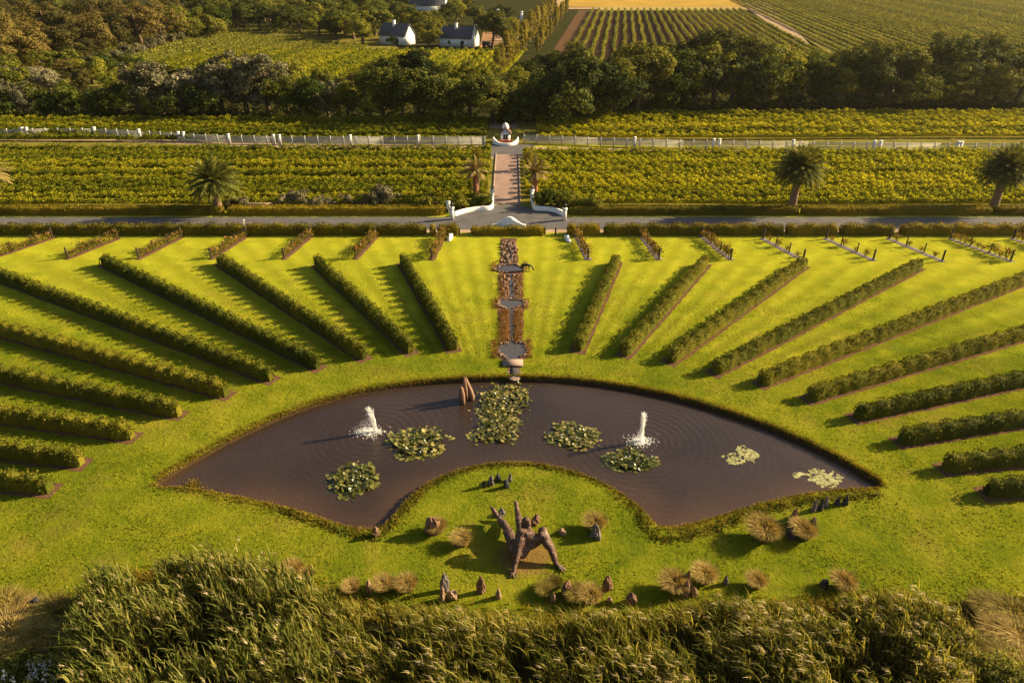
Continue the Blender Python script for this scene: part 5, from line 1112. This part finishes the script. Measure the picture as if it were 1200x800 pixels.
# ------------------------------------------------------------------ farm houses
def house(px, py, L_, D_, wh, rh, rz, label, gable=False, roof='thatch', chim=True, wins=2):
    root = link('farm_house', None, loc=P(px, py), rz=rz); tag(root, label, 'house')
    g = Geo(); hx, hy = L_/2, D_/2; box(g, -hx, hx, -hy, hy, 0, wh)
    for s in (-1, 1): g.add([(s*hx, -hy, wh), (s*hx, hy, wh), (s*hx, 0, wh+rh*.97), (s*(hx-.3), -hy, wh), (s*(hx-.3), hy, wh), (s*(hx-.3), 0, wh+rh*.97)], [np.array([[0, 1, 2], [3, 5, 4]]), np.array([[0, 2, 5, 3], [1, 4, 5, 2]])])
    link('wall', g.mesh('wall', M['white']), root)
    g = Geo(); e = .4; k = rh/hy; ex = .35 if not gable else -.32
    for s in (-1, 1):
        a = [(-hx-ex, s*(hy+e), wh-k*e+.05), (hx+ex, s*(hy+e), wh-k*e+.05), (hx+ex, 0, wh+rh+.05), (-hx-ex, 0, wh+rh+.05)]; V = a+[(x_, y_, z_+.28) for x_, y_, z_ in a]
        g.add(V, np.array([[0, 3, 2, 1], [4, 5, 6, 7], [0, 1, 5, 4], [1, 2, 6, 5], [3, 0, 4, 7]]))
    rf = link('roof', g.mesh('roof', M[roof]), root)
    if chim: g = Geo(); box(g, -.45, .45, -.45, .45, wh+rh*.5, wh+rh+1.1); box(g, -.55, .55, -.55, .55, wh+rh+1.1, wh+rh+1.3); link('chimney', g.mesh('chimney', M['white']), rf, loc=(-hx*.1, -.6, 0))
    if gable:
        for s in (1,):
            pts = [(-hy-.2, 0), (hy+.2, 0), (hy+.2, wh), (hy*.85, wh+rh*.3), (hy*.7, wh+rh*.55), (hy*.42, wh+rh*.8), (hy*.40, wh+rh*1.12), (hy*.15, wh+rh*1.3), (0, wh+rh*1.38), (-hy*.15, wh+rh*1.3), (-hy*.40, wh+rh*1.12), (-hy*.42, wh+rh*.8), (-hy*.7, wh+rh*.55), (-hy*.85, wh+rh*.3), (-hy-.2, wh)]
            n = len(pts); g = Geo(); g.add([(hx+.01, y_, z_) for y_, z_ in pts]+[(hx+.4, y_, z_) for y_, z_ in pts], [np.array([list(range(n))[::-1]]), np.array([list(range(n, 2*n))]), np.array([[i, (i+1) % n, (i+1) % n+n, i+n] for i in range(n)])]); link('gable', g.mesh('gable', M['white']), root)
    g = Geo(); box(g, -.45, .45, -.06, .02, .9, 2.1); wm = g.mesh('window', M['window'])
    for i in range(wins): link('window', wm, root, loc=(-hx+L_*(i+.7)/(wins+.4), -hy-.01, 0))
    g = Geo(); box(g, -.5, .5, -.06, .02, 0, 2.1); link('door', g.mesh('door', M['wood_post']), root, loc=(hx*.35, -hy-.01, 0))
    return root
house(466, 51.5, 12, 6.5, 3.4, 3.6, R(-28), 'white farm house with dark pitched roof and chimney behind the vine rows')
house(538, 54, 13, 6.5, 3.2, 3.4, R(-16), 'white farm house with ornate curved gable beside the brown yard', gable=True)
house(503, 16, 20, 9, 4.5, 5.5, R(-8), 'distant house with blue-grey roof among the trees', chim=False)
house(76, 34, 12, 7, 3, 3.5, R(-50), 'pale-roofed shed glimpsed between gum trees, left one', roof='white_shade', chim=False, wins=1)
house(92, 39, 9, 6, 3, 2.5, R(-10), 'low white shed glimpsed between gum trees, right one', roof='white_shade', chim=False, wins=1)
for px, py, l in ((583, 23, 'white gate post behind the yard tree'), (611, 26, 'white gate post at the lane entrance')):
    g = Geo(); box(g, -.7, .7, -.5, .5, 0, 4.4); box(g, -.85, .85, -.65, .65, 4.4, 4.8); tag(link('gate_post', g.mesh('gate_post', M['white']), loc=P(px, py)), l, 'gate post')
# small dark farm trailer in the yard
root = link('farm_trailer', None, loc=P(570, 56), rz=R(10)); tag(root, 'small dark farm trailer parked in the brown yard', 'trailer')
g = Geo(); box(g, -1.5, 1.5, -.9, .9, .7, 1.9); box(g, -1.6, 1.6, -1.0, 1.0, 1.9, 2.0); link('body', g.mesh('body', M['rock_dark']), root)
for x_ in (-.9, .9):
    for y_ in (-.95, .95):
        g = Geo(); tube(g, [(0, -.1, 0), (0, .1, 0)], .42, 14); link('wheel', g.mesh('wheel', M['dark_metal']), root, loc=(x_, y_, .42))
print('objects', len(bpy.data.objects), 'polys', sum(len(m.polygons) for m in bpy.data.meshes))
